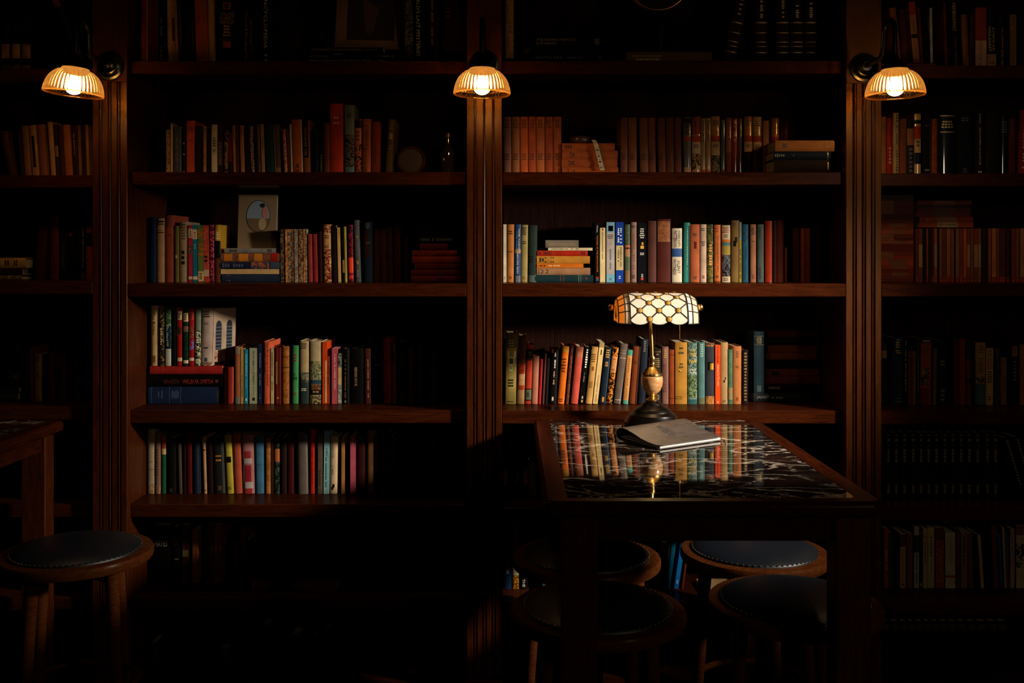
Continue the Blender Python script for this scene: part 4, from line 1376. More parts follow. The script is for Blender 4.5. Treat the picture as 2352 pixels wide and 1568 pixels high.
# ------------------------------------------------------------------ third shelf, left bay
r = Row('B', 2, 0.18)
r.up(344, 358, 498, '#1e2c44', 'navy cloth hardback')
r.up(359, 377, 501, '#a07a58', 'tan hardback with black bands', b=[(.04, .065, '#2a1c12', -.9, .9), (.085, .10, '#2a1c12', -.9, .9), (.215, .23, '#2a1c12', -1, .9)], l=[(.18, .2, 1, None, .4)])
r.up(379, 399, 494, '#8a4432', 'red-brown cloth hardback', ink='#5a2218', l=[(.28, .32, 2, None, .7)])
r.up(400, 411, 518, '#6c6236', 'olive hardback', b=[(0, 1, '#4a4424', -1, -.2)], l=[(.5, .6, 1, '#b0a070', .5)])
r.up(412, 431, 509, '#9c8468', 'plastic-covered beige book with black script', m='plastic', vl=[(.48, .74, 3, '#1c140e', -.15, .55)], l=[(.03, .3, 6, '#6a5440', .7)])
r.up(433, 442, 517, '#a83040', 'slim red paperback with cream label', 'p', b=[(.06, .22, '#d0b898'), (.36, .5, ('#3a5438', '#c8485a')), (.9, .95, '#d0b898')], ink='#5a1c18', vl=[(.07, .21, 4, None, 0, .5)])
r.up(443, 454, 516, '#2a7480', 'slim teal paperback with cream label', 'p', b=[(.08, .25, '#d0b898'), (.9, .955, '#d8c0a4')], lean=-1.5, ink='#b84a34', vl=[(.09, .24, 4, None, 0, .5)], l=[(.33, .43, 2, '#9ab0b0', .5)])
r.up(455.5, 468, 518, '#5a7038', 'green and orange illustrated spine', 'p', m='pattern', a='#b46a28', lean=-2, b=[(.55, .8, '#6a7a44'), (.81, .98, '#d8bc84')], l=[(.83, .96, 4)])
r.up(468.5, 480.5, 517, '#b0483a', 'red floral spine with cream label', 'p', m='pattern', a='#c85a44', lean=-2, b=[(.78, .90, '#c8a888')], l=[(.52, .66, 2, '#241410', .6)])
r.up(481, 492, 516, '#5a1a2c', 'dark magenta illustrated spine', m='pattern', a='#b8546a', lean=-1)
r.up(493, 506, 516, '#c89a38', 'glossy yellow and black spine', m='plastic', b=[(.28, .58, '#171618'), (.58, 1, '#6a3820')], l=[(.12, .26, 4, '#f0e8d0', .5)])
zs = r.stack([
    (515, 633, 569, 580, '#8a847a', 'thin grey book', 'h', dict(ink='#4a443c', vl=[(.1, .26, 6, None, 0, .7), (.84, .93, 4, None, 0, .7)])),
    (506, 642, 580, 600.5, '#8a5a40', 'book with orange roundels', 'h', dict(m='pattern', a='#6a4434', b=[(.86, .97, '#a82c20'), (.06, .20, '#c87c30', -.8, .8), (.31, .47, '#c88030', -.85, .85), (.57, .71, '#c88030', -.85, .85)])),
    (505, 643, 601, 617.5, '#222b3c', 'navy illustrated book', 'h', dict(m='jacket', b=[(.52, .82, ('#38485c', '#b05a34')), (.84, 1, '#44505c')], ink='#5a5a70', vl=[(.04, .4, 8, None, 0, .6)])),
    (507, 641, 618, 629.5, '#c8a674', 'flat cream book', 'p', {}),
    (509, 643, 630, 648.5, '#2a3444', 'dark slate book', 'h', dict(ink='#6a4a4a', vl=[(.08, .2, 3, None, 0, .8), (.13, .14, 1, '#a0a098', 0, .9)])),
], 'under oval picture')
Z_OVAL = zs
r.n = 11
MAG = [(645, 652.5, '#3a342c', '#8a6a48'), (656, 661.5, '#b06a38', '#d09a5c'), (662, 671, '#4c5450', '#c08a54'), (672, 676.5, '#8a4a38', '#b88a68'), (677, 685, '#7c766a', '#a89a80'),
       (686.5, 690.5, '#5a2c1c', '#a86a3c'), (691, 697, '#a08a64', '#5a3a28'), (698, 701.5, '#b05a3a', '#d09a74'), (702, 706, '#6c6c4c', '#b8b084')]
for j, (a, b2, c, ac) in enumerate(MAG):
    r.up(a, b2, 526, c, 'slim worn pamphlet', 'm', m='pattern', a=ac, lean=-1.5)
r.up(707, 718, 537, '#8c3c34', 'red cloth volume', lean=-2, l=[(.18, .21, 1, '#5a1c18', .8)])
r.up(719, 731, 537, '#902c30', 'crimson cloth volume', lean=-3, l=[(.18, .21, 1, '#5a1c18', .8)])
r.up(732, 740.5, 531, '#38120e', 'dark maroon book', lean=-2)
r.up(743, 761, 515, '#7a2420', 'gold-patterned red spine with tan panel', m='pattern', a='#c89a5c', lean=-2, b=[(.15, .43, '#c0905c')], l=[(.18, .25, 2, '#5a3018', .7), (.36, .41, 2, '#5a3018', .7)])
r.up(762, 775, 517, '#241611', 'black book with worn white edge', b=[(0, .97, '#8a8070', .85, 1)], lean=-1)
r.up(777, 783, 522, '#c8a064', 'thin cream worn book', 'p', lean=-3)
r.up(787, 798, 520, '#1c2624', 'dark book with yellow edge', lean=-3, b=[(0, 1, '#a08c38', .15, 1), (.60, .83, '#c09468', -1, -.1)])
r.up(800, 812, 516, '#3a1620', 'dark magenta spine with orange block', lean=-2, m='pattern', a='#8a2030', b=[(.57, .84, '#e04a24'), (.88, .94, '#c83c24')])
r.up(816, 829, 505, '#565450', 'tall slate grey hardback leaning', lean=-5, b=[(.25, .29, '#a8843c', -.1, .4), (.66, .71, '#a8843c', -.2, .4)], l=[(.8, .92, 3, '#8a8680', .4)])
r.up(836, 857, 509, '#1e2832', 'dark navy hardback with bands', lean=-2, l=[(.02, .12, 3, '#6a6a6a', .5), (.33, .37, 2, '#5a4a40', .8)], b=[(.14, .6, '#3a2018', -.9, .2)])
r.up(858, 873, 525, '#4a2416', 'dull brown hardback')
r.up(874, 888, 525, '#5a3018', 'brown hardback', lean=-2)
r.up(889, 903, 520, '#3a2a18', 'dark worn book', lean=-3, m='pattern', a='#5a2a20')
r.up(905, 920, 516, '#4a1a14', 'dark red hardback', lean=-1)
r.up(925, 937, 545, '#2a1614', 'short black book')
r.stack([
    (958, 1052, 470, 484, '#1c1512', 'black book', 'h', {}),
    (950, 1060, 485, 502, '#241812', 'dark brown book', 'h', {}),
    (955, 1040, 503, 518, '#241a14', 'black cloth book', 'h', {}),
    (950, 1064, 519, 533, '#1c1612', 'thin black book', 'h', {}),
    (962, 1042, 534, 551, '#181614', 'black book with script', 'h', dict(ink='#6a6460', t=[('The Picture Book', .04, .95, 'v', None, 0, .5)] and [], vl=[(.04, .95, 16, None, 0, .4)])),
    (964, 1028, 552, 568, '#6a2a1a', 'small red-brown book', 'h', {}),
    (946, 1050, 572, 585.5, '#9a401e', 'orange-red worn book', 'h', dict(m='pattern', a='#7a2c18')),
    (946, 1060, 586, 603, '#9a3c1c', 'orange-red book', 'h', dict(vl=[(.28, .3, 1, None, 0, .8)])),
    (952, 1072, 604, 618, '#6a2416', 'dark red book', 'h', {}),
    (944, 1070, 619, 633, '#74301c', 'brown-red book', 'h', {}),
    (943, 1070, 634, 648.5, '#7a3420', 'red-brown book', 'h', dict(ink='#2a120a', vl=[(.02, .06, 2, None, 0, .8), (.45, .62, 5)])),
], 'in dark pile')

# ------------------------------------------------------------------ third shelf, bay behind lamp
r = Row('C', 2, 0.18)
r.up(1156, 1163.5, 515, '#d8ccb4', 'slim white spine at the pillar', 'p', vl=[(.88, .96, 3, '#8a8070')])
r.up(1164.5, 1180.5, 515, '#b87a40', 'tan-orange cloth hardback', lean=1, ink='#5a3010', l=[(.1, .18, 2), (.46, .49, 1)], b=[(.90, .95, '#8a5424', -.3, .3)])
r.up(1181.5, 1195.5, 515, '#2c4c74', 'blue jacket with white names', m='jacket', lean=1, b=[(.43, .50, '#a08c74'), (.89, 1, '#6a7078')], ink='#e0d8c8', t=[('Seven times', .12, .42, 'u', '#8aa0b4', -.4, .22), ('before dawn', .08, .42, 'u', None, .35, .24), ('NIGEL BALCHIN', .50, .85, 'u', None, 0, .26)])
r.up(1196, 1211.5, 516, '#9a8a58', 'olive-cream hardback', lean=1.5, ink='#3a3018', l=[(.04, .18, 4, None, .75), (.28, .34, 2, None, .75)], b=[(.9, .95, '#8a6a3c', -.3, .3)])
r.up(1213, 1233, 517, '#2e3c34', 'dark green hardback with black title', lean=1.5, ink='#0c100e', l=[(.53, .67, 3, None, .75)], b=[(.88, 1, '#56645c', -1, 1)])
zs = r.stack([
    (1253, 1329, 548.5, 566, '#7c7264', 'worn grey book', 'h', dict(b=[(.05, .9, '#8a7a62', -.6, .2)])),
    (1259, 1361, 567, 573.5, '#d0c09c', 'thin cream book', 'p', dict(ink='#4a3c28', vl=[(.08, .7, 18, None, .1, .3)])),
    (1234, 1350, 574, 586.5, '#b03018', 'red book', 'h', dict(ink='#4a140c', vl=[(.02, .3, 8, None, 0, .7), (.87, .96, 3, None, 0, .6)])),
    (1233, 1355, 587, 604.5, '#bc8434', 'mustard book with black title', 'h', dict(ink='#2a1a08', t=[('THE', .045, .085, 'h', None, 0, .0)] and [], vl=[(.05, .20, 3, None, 0, .75), (.26, .34, 2, None, 0, .75), (.94, .98, 1, None, 0, .5)])),
    (1233, 1340, 605, 614.5, '#c87024', 'thin orange book', 'p', dict(ink='#f0d8a0', vl=[(.02, .2, 8, '#5a2c08', 0, .4), (.25, .5, 12, None, 0, .3)])),
    (1233, 1356, 615, 631.5, '#a07858', 'faded tan book', 'h', dict(ink='#4a3424', vl=[(.03, .13, 4, None, 0, .7), (.17, .22, 2, None, 0, .7), (.95, .97, 1, None, 0, .8)])),
    (1229, 1363, 632, 648.5, '#20383c', 'dark teal book', 'h', dict(b=[(.43, .44, '#7a4a34'), (.485, .495, '#7a4a34'), (.74, .755, '#6a7068'), (.78, .79, '#6a7068')], vl=[(.86, .9, 2, '#8a3a34')])),
], 'on flat pile')
r.n = 5
r.up(1367, 1377, 510, '#171412', 'slim black paperback with orange title', 'p', ink='#c8703c', t=[('Ohmae', .05, .17, 'v', '#e0d8c8', 0, .34), ('THE END OF THE NATION STATE', .22, .83, 'v', None, 0, .36)], b=[(.91, .94, '#a82c24', -.7, .7), (.94, .98, '#3a5c80', -.7, .7)])
r.up(1378, 1390.5, 523, '#d8c490', 'cream paperback with fine title', 'p', b=[(.01, .05, '#8a3a24', -.2, .2)], vl=[(.07, .58, 24, '#7a5a34', 0, .22)])
r.up(1393, 1412, 510, '#b4aaa0', 'pale paperback with sky blue ends', 'p', b=[(0, .175, '#84a6b8'), (.87, 1, '#7cb0c0'), (.06, .15, '#22303a', -.6, .6)], ink='#4a4a4c', t=[('Heather Rossiter', .45, .79, 'v', '#5a6a78', 0, .22)] and [], l=[(.20, .28, 3, None, .75), (.35, .37, 1, None, .15), (.93, .97, 2, None, .4)], vl=[(.45, .79, 14, '#5a6470', 0, .22)])
r.up(1414.5, 1432.5, 510, '#24489a', 'bright blue paperback with cream panel', 'p', b=[(.39, .80, '#ccb888', -.95, .95)], ink='#d8dcd8', t=[('Louis', .12, .24, 'v', None, .3, .28), ('NOWRA', .12, .36, 'v', None, -.3, .26)] and [], vl=[(.1, .36, 9, None, .3, .26), (.1, .38, 9, None, -.35, .26), (.42, .75, 12, '#5a4a30', .3, .24), (.46, .70, 8, '#5a4a30', -.35, .22)], l=[(.89, .95, 2, None, .35)])
r.up(1434.5, 1447.5, 515, '#5c6448', 'green and brown mottled spine', m='pattern', a='#4a5440', b=[(.36, .46, '#b0704c', -1, 1), (.40, .43, '#5a6a5c'), (.46, .56, '#a08058'), (.80, 1, '#8a6c4c')])
r.up(1449.5, 1462.5, 510, '#96786a', 'mauve-brown cloth hardback', vl=[(.2, .8, 14, '#8a4a38', .1, .36)], l=[(.05, .1, 2), (.88, .94, 3)])
r.up(1465, 1485, 511, '#15161a', 'black paperback with white title', 'p', ink='#d8d0c0', l=[(.09, .27, 5, None, .62), (.5, .55, 2, None, .7), (.86, .92, 3, None, .25)], b=[(.33, .38, '#d8a040', -.15, .3), (.39, .44, '#e0b048', -.4, .4), (.925, .965, '#d8583a', -.28, .28)])
r.up(1488, 1508, 507, '#5c3830', 'plain brown cloth hardback')
r.up(1510, 1541, 503, '#5a2a22', 'broad maroon volume with tan label', b=[(.035, .36, ('#9a6844', '#8a5434'), -.95, .9)])
r.up(1544, 1567, 524, '#d4c6ac', 'white jacket with blue band', m='jacket', b=[(.375, .53, '#3c5a88')], ink='#241c16', t=[('RICHARD NORTH', .05, .34, 'v', None, .45, .22), ('PATTERSON', .05, .35, 'v', None, -.35, .30), ('SILENT', .60, .84, 'v', None, .35, .28), ('WITNESS', .57, .86, 'v', None, -.45, .26)])
r.up(1570, 1584.5, 511, '#3f8a7c', 'teal jacket with dark edge', lean=1, m='jacket', b=[(.05, 1, '#1c4038', .45, 1)], vl=[(.1, .8, 18, '#9ac0b0', .1, .14)])
r.up(1586, 1608, 515, '#b06440', 'orange-brown cloth with small emblem', ink='#4a2012', l=[(.15, .21, 2, None, .45)], b=[(.30, .42, '#6a2c18', -.25, .3)], vl=[(.9, .96, 2, None, 0, .4)])
r.up(1609, 1623, 515, '#c4a894', 'pinkish cream hardback', ink='#5a4438', l=[(.06, .12, 2, None, .7), (.29, .38, 3, None, .65)], b=[(.88, .94, '#a07060', -.35, .35)])
r.up(1624, 1638.5, 515, '#3c4426', 'green spine with gold swirls', m='pattern', a='#7a6a2c', ink='#d09038', vl=[(.35, .72, 8, None, .1, .5)])
r.up(1641, 1655.5, 516, '#c07038', 'orange jacket with black title', m='jacket', ink='#18100a', t=[('The Looking-Glass War', .18, .82, 'v', None, .15, .30)], l=[(.04, .14, 2, '#b8442c', .6), (.88, .93, 2, None, .6)], b=[(.98, 1, '#8a4a20')])
r.up(1659, 1678, 517, '#c8b490', 'cream jacket with coloured picture', m='jacket', b=[(.25, .30, '#c07434'), (.30, .36, '#5c7a7c'), (.36, .52, '#a89448'), (.52, .9, ('#6a6a70', '#2c1e1a'))], ink='#7a4a38', l=[(.03, .14, 3, '#a85038', .75), (.16, .22, 2, None, .5), (.92, .98, 2, None, .7)])
r.up(1680, 1697.5, 506, '#84683c', 'olive-brown hardback with black figure', lean=1, b=[(.27, .36, '#120d08', -.1, .55), (.33, .42, '#120d08', -.5, .15)], l=[(.03, .1, 3, '#5a4420', .7)])
r.up(1698, 1703.5, 510, '#a89038', 'thin yellow paperback', 'p', b=[(0, .3, '#8a9088')], vl=[(.4, .95, 20, '#2a2008', 0, .5)])
r.up(1705, 1719.5, 515, '#2e5c70', 'blue cloth hardback', ink='#142c38', l=[(.13, .18, 2, None, .7), (.26, .30, 2, None, .7), (.9, .95, 2, None, .5)], b=[(.38, .62, '#142c38', .1, .2)])
r.up(1724, 1737, 515, '#a87458', 'tan-pink cloth hardback', ink='#4a2818', l=[(.05, .18, 5, None, .7), (.28, .31, 1, None, .5)], b=[(.87, .95, '#8a5440', -.35, .35)])
r.up(1740.5, 1755, 515, '#5c6660', 'grey-green cloth hardback', ink='#2c3430', l=[(.04, .25, 6, None, .6), (.74, .95, 6, None, .6)])
r.up(1758, 1775, 507, '#a83c1c', 'red-orange plastic-wrapped book', m='plastic')
r.up(1776, 1783.5, 506, '#3a1a12', 'thin dark maroon book')
r.up(1784, 1801, 505, '#5a2414', 'dull maroon hardback')
r.up(1803, 1808, 568, '#8a4424', 'short thin orange-brown book', 'p')
r.up(1821, 1836, 524, '#4a2012', 'dark red-brown hardback')
r.up(1839.5, 1848, 524, '#8a4418', 'slim orange-brown book')
r.up(1849, 1861, 524, '#74301a', 'red-brown hardback')
r.up(1876, 1899, 461, '#3a1a10', 'very tall dark brown book')

# ------------------------------------------------------------------ third shelf, far-right bay
r = Row('D', 2, 0.17)
PG = '#c4502c'
st = []
TS = [(437, 450, '#4a2418', .0), (451, 467, '#7a2818', .5), (467.5, 483, '#7a2c1a', .5), (484, 496, '#6a2012', 0), (497, 505.5, '#8a3a1c', 0), (506, 514.5, '#94401e', .8), (515, 521.5, '#8a4a28', .0),
      (522, 532, '#a8502e', .8), (532.5, 541, '#7a3420', .5), (541.5, 548, '#6a3020', .5), (548.5, 556, '#a85a34', .82), (556.5, 574.5, '#7a3018', 0), (575, 584, '#8a4024', .5), (584.5, 593, '#a8421e', .5), (593.5, 599.5, '#ac5a34', .8),
      (600, 608.5, '#b84a20', .8), (609, 616.5, '#a84422', .84), (617, 625, '#8a3820', 0), (625.5, 634, '#94401f', .86), (634.5, 641, '#8a4430', 0), (641.5, 649, '#7a3c26', 0)]
LOOKS = ['dim brown paperback', 'red paperback with tan panel', 'faded red paperback', 'dark red paperback', 'brown-orange paperback', 'orange paperback', 'tan paperback', 'pinkish orange paperback', 'dull red paperback', 'thin dark paperback',
         'pale orange paperback', 'thick brown paperback', 'rust paperback', 'red-orange paperback', 'thin pale paperback', 'bright orange paperback', 'vermilion paperback', 'dark rust paperback', 'orange-brown paperback', 'worn pink paperback', 'lowest brown paperback']
for (a, b2, c, s_), lk in zip(TS, LOOKS):
    kw = {}
    if s_:
        kw['b'] = [(max(0, s_ - .42), s_, '#94603f')]
    st.append((2008, 2098, a, b2, c, lk, 'p', kw))
r.stack(st, 'in tall pile')
zq = r.z + 125.5 * (DIST + 0.17) / F
r.n = 0
PB_ = [(2103.5, 2109, '#7a4028'), (2110, 2119, '#8a4c34'), (2120, 2127, '#241814'), (2128, 2132, '#a06038'), (2133, 2139, '#3a1c16'), (2140, 2144.5, '#5a2c24'), (2145.5, 2152.5, '#b45c36'), (2153, 2157, '#241612'), (2158, 2163.5, '#a0644c'), (2164, 2174, '#7a3c28'),
       (2175, 2183, '#ac7444'), (2184.5, 2191.5, '#9a5c44'), (2192, 2194.5, '#2a1a16'), (2195, 2203.5, '#a06858'), (2204.5, 2212, '#8a4a38'), (2213, 2220, '#d06434'), (2221, 2228, '#8a4c34'), (2229, 2236, '#945434'), (2237, 2246.5, '#8c4a2e'), (2247, 2253.5, '#a06244'),
       (2256, 2264, '#3a2018'), (2264.5, 2269, '#1c1a20'), (2270, 2276.5, '#a85c3c'), (2278.5, 2288, '#c8804c'), (2289, 2295.5, '#8a5440'), (2296, 2309.5, '#6a341e'), (2312, 2318, '#5a2c20'), (2324, 2332, '#8a4a30'), (2332.5, 2341, '#94583a'), (2344, 2352, '#b8805c')]
PN = {'#d06434': 'vivid orange paperback', '#c8804c': 'pale orange paperback with red foot', '#1c1a20': 'thin black paperback', '#241814': 'thin dark paperback', '#6a341e': 'broad brown paperback', '#b45c36': 'orange paperback with pale middle', '#b8805c': 'pale paperback'}
for a, b2, c in PB_:
    br = sum(lin(c)) > 0.12
    r.up(a, b2, 524.5, c, PN.get(c, 'worn red-brown paperback' if br else 'thin dark brown paperback'), 'p', b=[(.30, .72, '#b48c68')] if c in ('#b45c36', '#8a4c34', '#8c4a2e', '#a06244') else [(.9, 1, '#b0442a')] if br else [], l=[(.9, .96, 2, '#3a1a10', .5)] if br else [])
Row('D', 2, 0.17, z=zq).stack([
    (2108, 2232, 457, 466.5, '#8a3420', 'dull red paperback', 'p', dict(b=[(.3, .68, '#94644a')])),
    (2104, 2230, 468, 476, '#4a2418', 'dark red paperback', 'p', dict(b=[(.3, .68, '#5a3c28')])),
    (2107, 2229, 476.5, 485.5, '#7a3420', 'brown-red paperback', 'p', dict(b=[(.32, .7, '#7a5438')])),
    (2103, 2229, 486, 497, '#8a3420', 'faded red paperback', 'p', dict(b=[(.28, .66, '#7a5840')])),
    (2112, 2235, 498, 510, '#b84a28', 'orange paperback with pink panel', 'p', dict(b=[(.31, .69, '#b47a58'), (.13, .17, '#a88a60', -.5, .5)])),
    (2111, 2236, 510.5, 522.5, '#b45428', 'orange paperback with cream panel', 'p', dict(b=[(.335, .71, '#c8a478')], ink='#2a1a10', t=[('ESSAYS OF FICTION', .36, .69, 'v', None, 0, .30)] and [], vl=[(.36, .69, 14, None, 0, .28)])),
], 'above paperbacks')

# ------------------------------------------------------------------ fourth shelf, far-left bay
r = Row('A', 3, 0.17)
Z_CAM = r.stack([
    (-70, 43, 887, 900.5, '#46403c', 'dark grey book', 'h', {}),
    (-70, 40, 902, 920, '#5a605c', 'slate grey box book', 'h', {}),
], 'under camera')
r.n = 0
r.up(54, 67, 812, '#3a1a14', 'dark red hardback')
r.up(69, 76, 796, '#8a4420', 'thin rust hardback', lean=-1.5)
r.up(78.5, 95, 814, '#c89a58', 'cream hardback with black title', l=[(.03, .16, 6, None, .6), (.24, .29, 2, None, .5), (.36, .5, 4, None, .4), (.955, .97, 1, '#6a4420', .9)])
r.up(97, 106, 813, '#1c1613', 'slim black hardback')
r.up(107, 124, 813, '#742a18', 'red-brown hardback', b=[(.22, .24, '#3a120a', -.8, .9)], l=[(.04, .18, 4, '#3a120a', .6)])
r.up(125, 137, 813, '#3a3420', 'dark olive hardback', b=[(0, .28, '#5a2c18')])
r.up(139, 154, 813, '#7a3418', 'rust hardback', l=[(.04, .2, 4, '#3a160a', .6)])
r.up(156, 172, 814, '#342024', 'dark plum hardback', b=[(0, .25, '#4a2420')])
r.up(173, 189, 814, '#6a3820', 'brown hardback', b=[(0, .22, '#5a2a18', -.9, .6)])
r.up(190, 209, 814, '#1c1613', 'black hardback with brown top by pillar', b=[(0, .22, '#7a4a28', -.9, .3)])

# ------------------------------------------------------------------ fourth shelf, left bay
r = Row('B', 3, 0.18)
zs = r.stack([
    (344, 510, 839, 857.5, '#a83028', 'red book', 'h', dict(ink='#5a1410', vl=[(.14, .16, 1, None, 0, .8), (.21, .23, 1, None, 0, .8)])),
    (340, 512, 858, 887.5, '#17130f', 'black book with red author name', 'h', dict(m='jacket', ink='#a83c2c', t=[('BRAZEN', .21, .41, 'v', '#6a2c20', -.15, .30), ('WILBUR SMITH', .46, .86, 'v', None, -.15, .34)], b=[(.90, .935, '#8a3424', -.3, .1)])),
    (340, 499, 888, 926.5, '#22304a', 'thick navy book', 'h', dict(ink='#4a5c7c', vl=[(.12, .24, 5, None, .1, .55), (.34, .45, 4, None, .1, .55)], b=[(.045, .05, '#5a6c8c'), (.305, .31, '#5a6c8c'), (.465, .47, '#5a6c8c')])),
], 'below children books')
r2 = Row('B', 3, 0.18, z=zs, where='standing on pile,')
r2.up(346, 363, 702, '#cfae78', 'cream book with black script', m='jacket', ink='#1c120a', t=[('Miss Bobbie', .10, .49, 'v', None, -.1, .36)], b=[(.82, .96, '#b08c58', -.4, .4)], l=[(.84, .94, 4, None, .3)])
r2.up(364.5, 376, 705, '#2c2620', 'dark illustrated spine', m='pattern', a='#8a7048', ink='#d8c8a0', vl=[(.36, .7, 8, None, 0, .4)])
r2.up(378, 392.5, 710, '#3c5c40', 'green and blue illustrated spine', m='pattern', a='#8aa06a', b=[(.30, .70, '#20364c', -.9, .9), (.70, 1, '#b8b4a0')], ink='#e0dcc8', t=[('The Island', .28, .56, 'v', None, -.1, .34)], vl=[(.58, .66, 3, '#d0b048')])
r2.up(394, 404, 712, '#181512', 'slim black book')
r2.up(405.5, 418, 706, '#b02a24', 'red spine with cream labels', m='plastic', b=[(.06, .21, '#d8bc90'), (.86, .92, '#d8c09c'), (.34, .46, '#3a3a18', -.5, .6)], l=[(.09, .19, 4)])
r2.up(419.5, 432, 708, '#1c4428', 'dark green floral spine with cream labels', m='pattern', a='#17301e', b=[(.08, .23, '#d8bc90'), (.9, .955, '#d8c8a8'), (.31, .41, ('#b85a5c', '#5a7048'))], l=[(.10, .2, 4)])
r2.up(432.5, 445, 708, '#a82428', 'red floral spine with cream labels', m='plastic', b=[(.07, .2, '#b84a38'), (.30, .52, ('#a82428', '#6a8048')), (.55, .72, ('#a82428', '#7c70a0')), (.86, .91, '#d8c09c')], l=[(.08, .19, 4, '#3a100c')])
r2.up(446, 460, 709, '#8a9478', 'green and white illustrated spine', m='jacket', lean=1, b=[(.38, 1, ('#243020', '#c8c0a0'))], vl=[(.4, .7, 7, '#e8e0c8', .1, .45)])
pale = r2.up(460, 486, 708, '#c0a898', 'broad pale jacket with torn foot', m='jacket', lean=3, ink='#4a3a34', l=[(.04, .16, 3, None, .6), (.24, .29, 2, '#8a6a5c', .5), (.665, .71, 1, '#3a3438', .35)], b=[(.86, .93, '#4a5464', -.25, .2), (.94, 1, ('#c0a898', '#8a5a44'))])
# its front board shows two arched windows
wq = pale.data.vertices[0].co.x * -1
hq = max(v_.co.z for v_ in pale.data.vertices)
bq = MB().box(0.0, 0.0012, 0.0, 0.118, 0.012, hq).build('jacket_front', M['jacket'], pale, color='#b8a088', loc=(wq + 0.0006, 0.007, 0), rot=(0, 0, math.radians(-25)))
for yc_ in (0.028, 0.084):
    pts_ = [(yc_ - 0.015, 0.055), (yc_ + 0.015, 0.055)] + [(yc_ + 0.015 * math.cos(a_), 0.140 + 0.020 * math.sin(a_)) for a_ in [math.pi * k / 8 for k in range(9)]]
    n_ = len(pts_)
    v_ = [(0.0012, y_, z_) for y_, z_ in pts_] + [(0.0017, y_, z_) for y_, z_ in pts_]
    f_ = [tuple(range(n_))[::-1], tuple(range(n_, 2 * n_))] + [(i, (i + 1) % n_, (i + 1) % n_ + n_, i + n_) for i in range(n_)]
    pn = MB().add(v_, f_).build('printed_window', M['ink'], bq, color='#1c2632')
    bars_ = MB()
    for k in range(7):
        bars_.box(0.0017, 0.0020, yc_ - 0.015, yc_ + 0.015, 0.060 + 0.0125 * k, 0.0613 + 0.0125 * k)
    o = bars_.build('printed_lines', M['ink'], bq, color='#8a94a0')
    o['kind'] = 'stuff'
MB().box(0.0012, 0.0016, 0.008, 0.112, 0.014, 0.05).build('printed_flowers', M['pattern'], bq, color='#b8a088')['accent'] = list(lin('#8a4a34'))
r.n = 0
r.up(516, 519, 852, '#3a1c14', 'very thin dark book', 'm')
r.up(520, 536, 843, '#9a3424', 'short red hardback', b=[(0, .95, '#b85a44', .75, 1)])
r.up(538, 552, 797, '#a86038', 'orange-brown hardback with grey ends', b=[(0, .12, '#8a7860'), (.88, 1, '#7a7464'), (0, 1, '#8a8870', .8, 1)])
r.up(553, 560.5, 800, '#c89c58', 'slim tan paperback', 'p', ink='#3a2410', t=[("PETER O'CONNOR", .48, .88, 'v', None, 0, .4)], b=[(0, 1, '#3a3020', .85, 1)])
r.up(562, 569, 802, '#2c94ac', 'slim turquoise paperback', 'p', ink='#e0ece8', vl=[(.08, .5, 18, None, 0, .3), (.53, .72, 10, '#8ad0d8', 0, .3)], b=[(.9, .95, '#c8e0e0', -.5, .5)])
r.up(573, 592.5, 799, '#a8a888', 'pale grey-green paperback with black title', 'p', ink='#2c2c20', t=[('FROM HERE TO ETERNITY', .05, .66, 'v', None, 0, .20), ('James Jones', .69, .84, 'v', None, 0, .20)], b=[(.89, .945, '#2a2a1e', -.28, .28), (0, 1, '#8a6a40', .86, 1)])
r.up(593.5, 601, 790, '#24304c', 'slim navy paperback', 'p', ink='#8a98b8', vl=[(.15, .4, 12, None, 0, .3), (.5, .7, 10, None, 0, .3), (.85, .92, 4, None, 0, .3)])
r.up(604, 621, 784, '#d06444', 'salmon jacket with black title', m='jacket', ink='#1c0e0a', t=[('GRAHAM GREENE', .02, .50, 'v', None, -.42, .26), ('May We Borrow Your Husband?', .02, .72, 'v', None, .28, .26)], b=[(.9, 1, '#b85a3c', -.9, .2)])
r.up(622, 629, 799, '#c8ac7c', 'slim cream paperback', 'p', ink='#6a3c20', vl=[(.08, .5, 16, None, 0, .35), (.6, .8, 8, None, 0, .3)])
r.up(631, 645, 798, '#8a3424', 'red book with pale label', b=[(.25, .65, '#b88c68', -.7, -.2), (0, 1, '#5a2014', .2, 1)], l=[(.86, .93, 1, '#c87c30', .5)])
r.up(646.5, 663.5, 795, '#a86a30', 'orange-brown hardback with tree design', m='pattern', a='#8a5424', b=[(.18, .19, '#5a3414'), (.36, .38, '#6a3c18')])
r.up(670, 685, 793, '#4c9458', 'green jacket with red and black print', m='jacket', lean=.5, ink='#7a3028', l=[(.14, .28, 3, '#8a3c34', .75), (.80, .86, 2, '#8a3c34', .7)], t=[('ERIC', .48, .52, 'h', '#142418', -.3, .5), ('AMBLER', .54, .59, 'h', '#142418', -.1, .75)])
r.up(687.5, 709, 783, '#b49a70', 'cream jacket with dark sea foot', m='jacket', b=[(.5, .66, ('#8a8060', '#3c4844')), (.66, 1, '#34403c')], ink='#5a4a34', l=[(.03, .13, 3, None, .7), (.75, .80, 2, '#d8ccb0', .6)])
r.up(712, 740, 783, '#bca880', 'broad cream jacket with orange title', m='jacket', b=[(.32, .62, ('#a8986c', '#586a50')), (.62, .70, '#3a5660'), (.70, .86, '#22282a'), (.86, 1, ('#b09a68', '#4c4434'))], ink='#d08a4c', t=[('THE EYE OF', .685, .73, 'h', None, -.05, .8), ('THE STORM', .735, .78, 'h', None, -.05, .8)], l=[(.79, .83, 1, None, .75)])
r.up(740.5, 751, 785, '#cc4c1c', 'orange spine with cream stripe', 'p', b=[(.30, .98, '#d8b47c', .25, .9)])
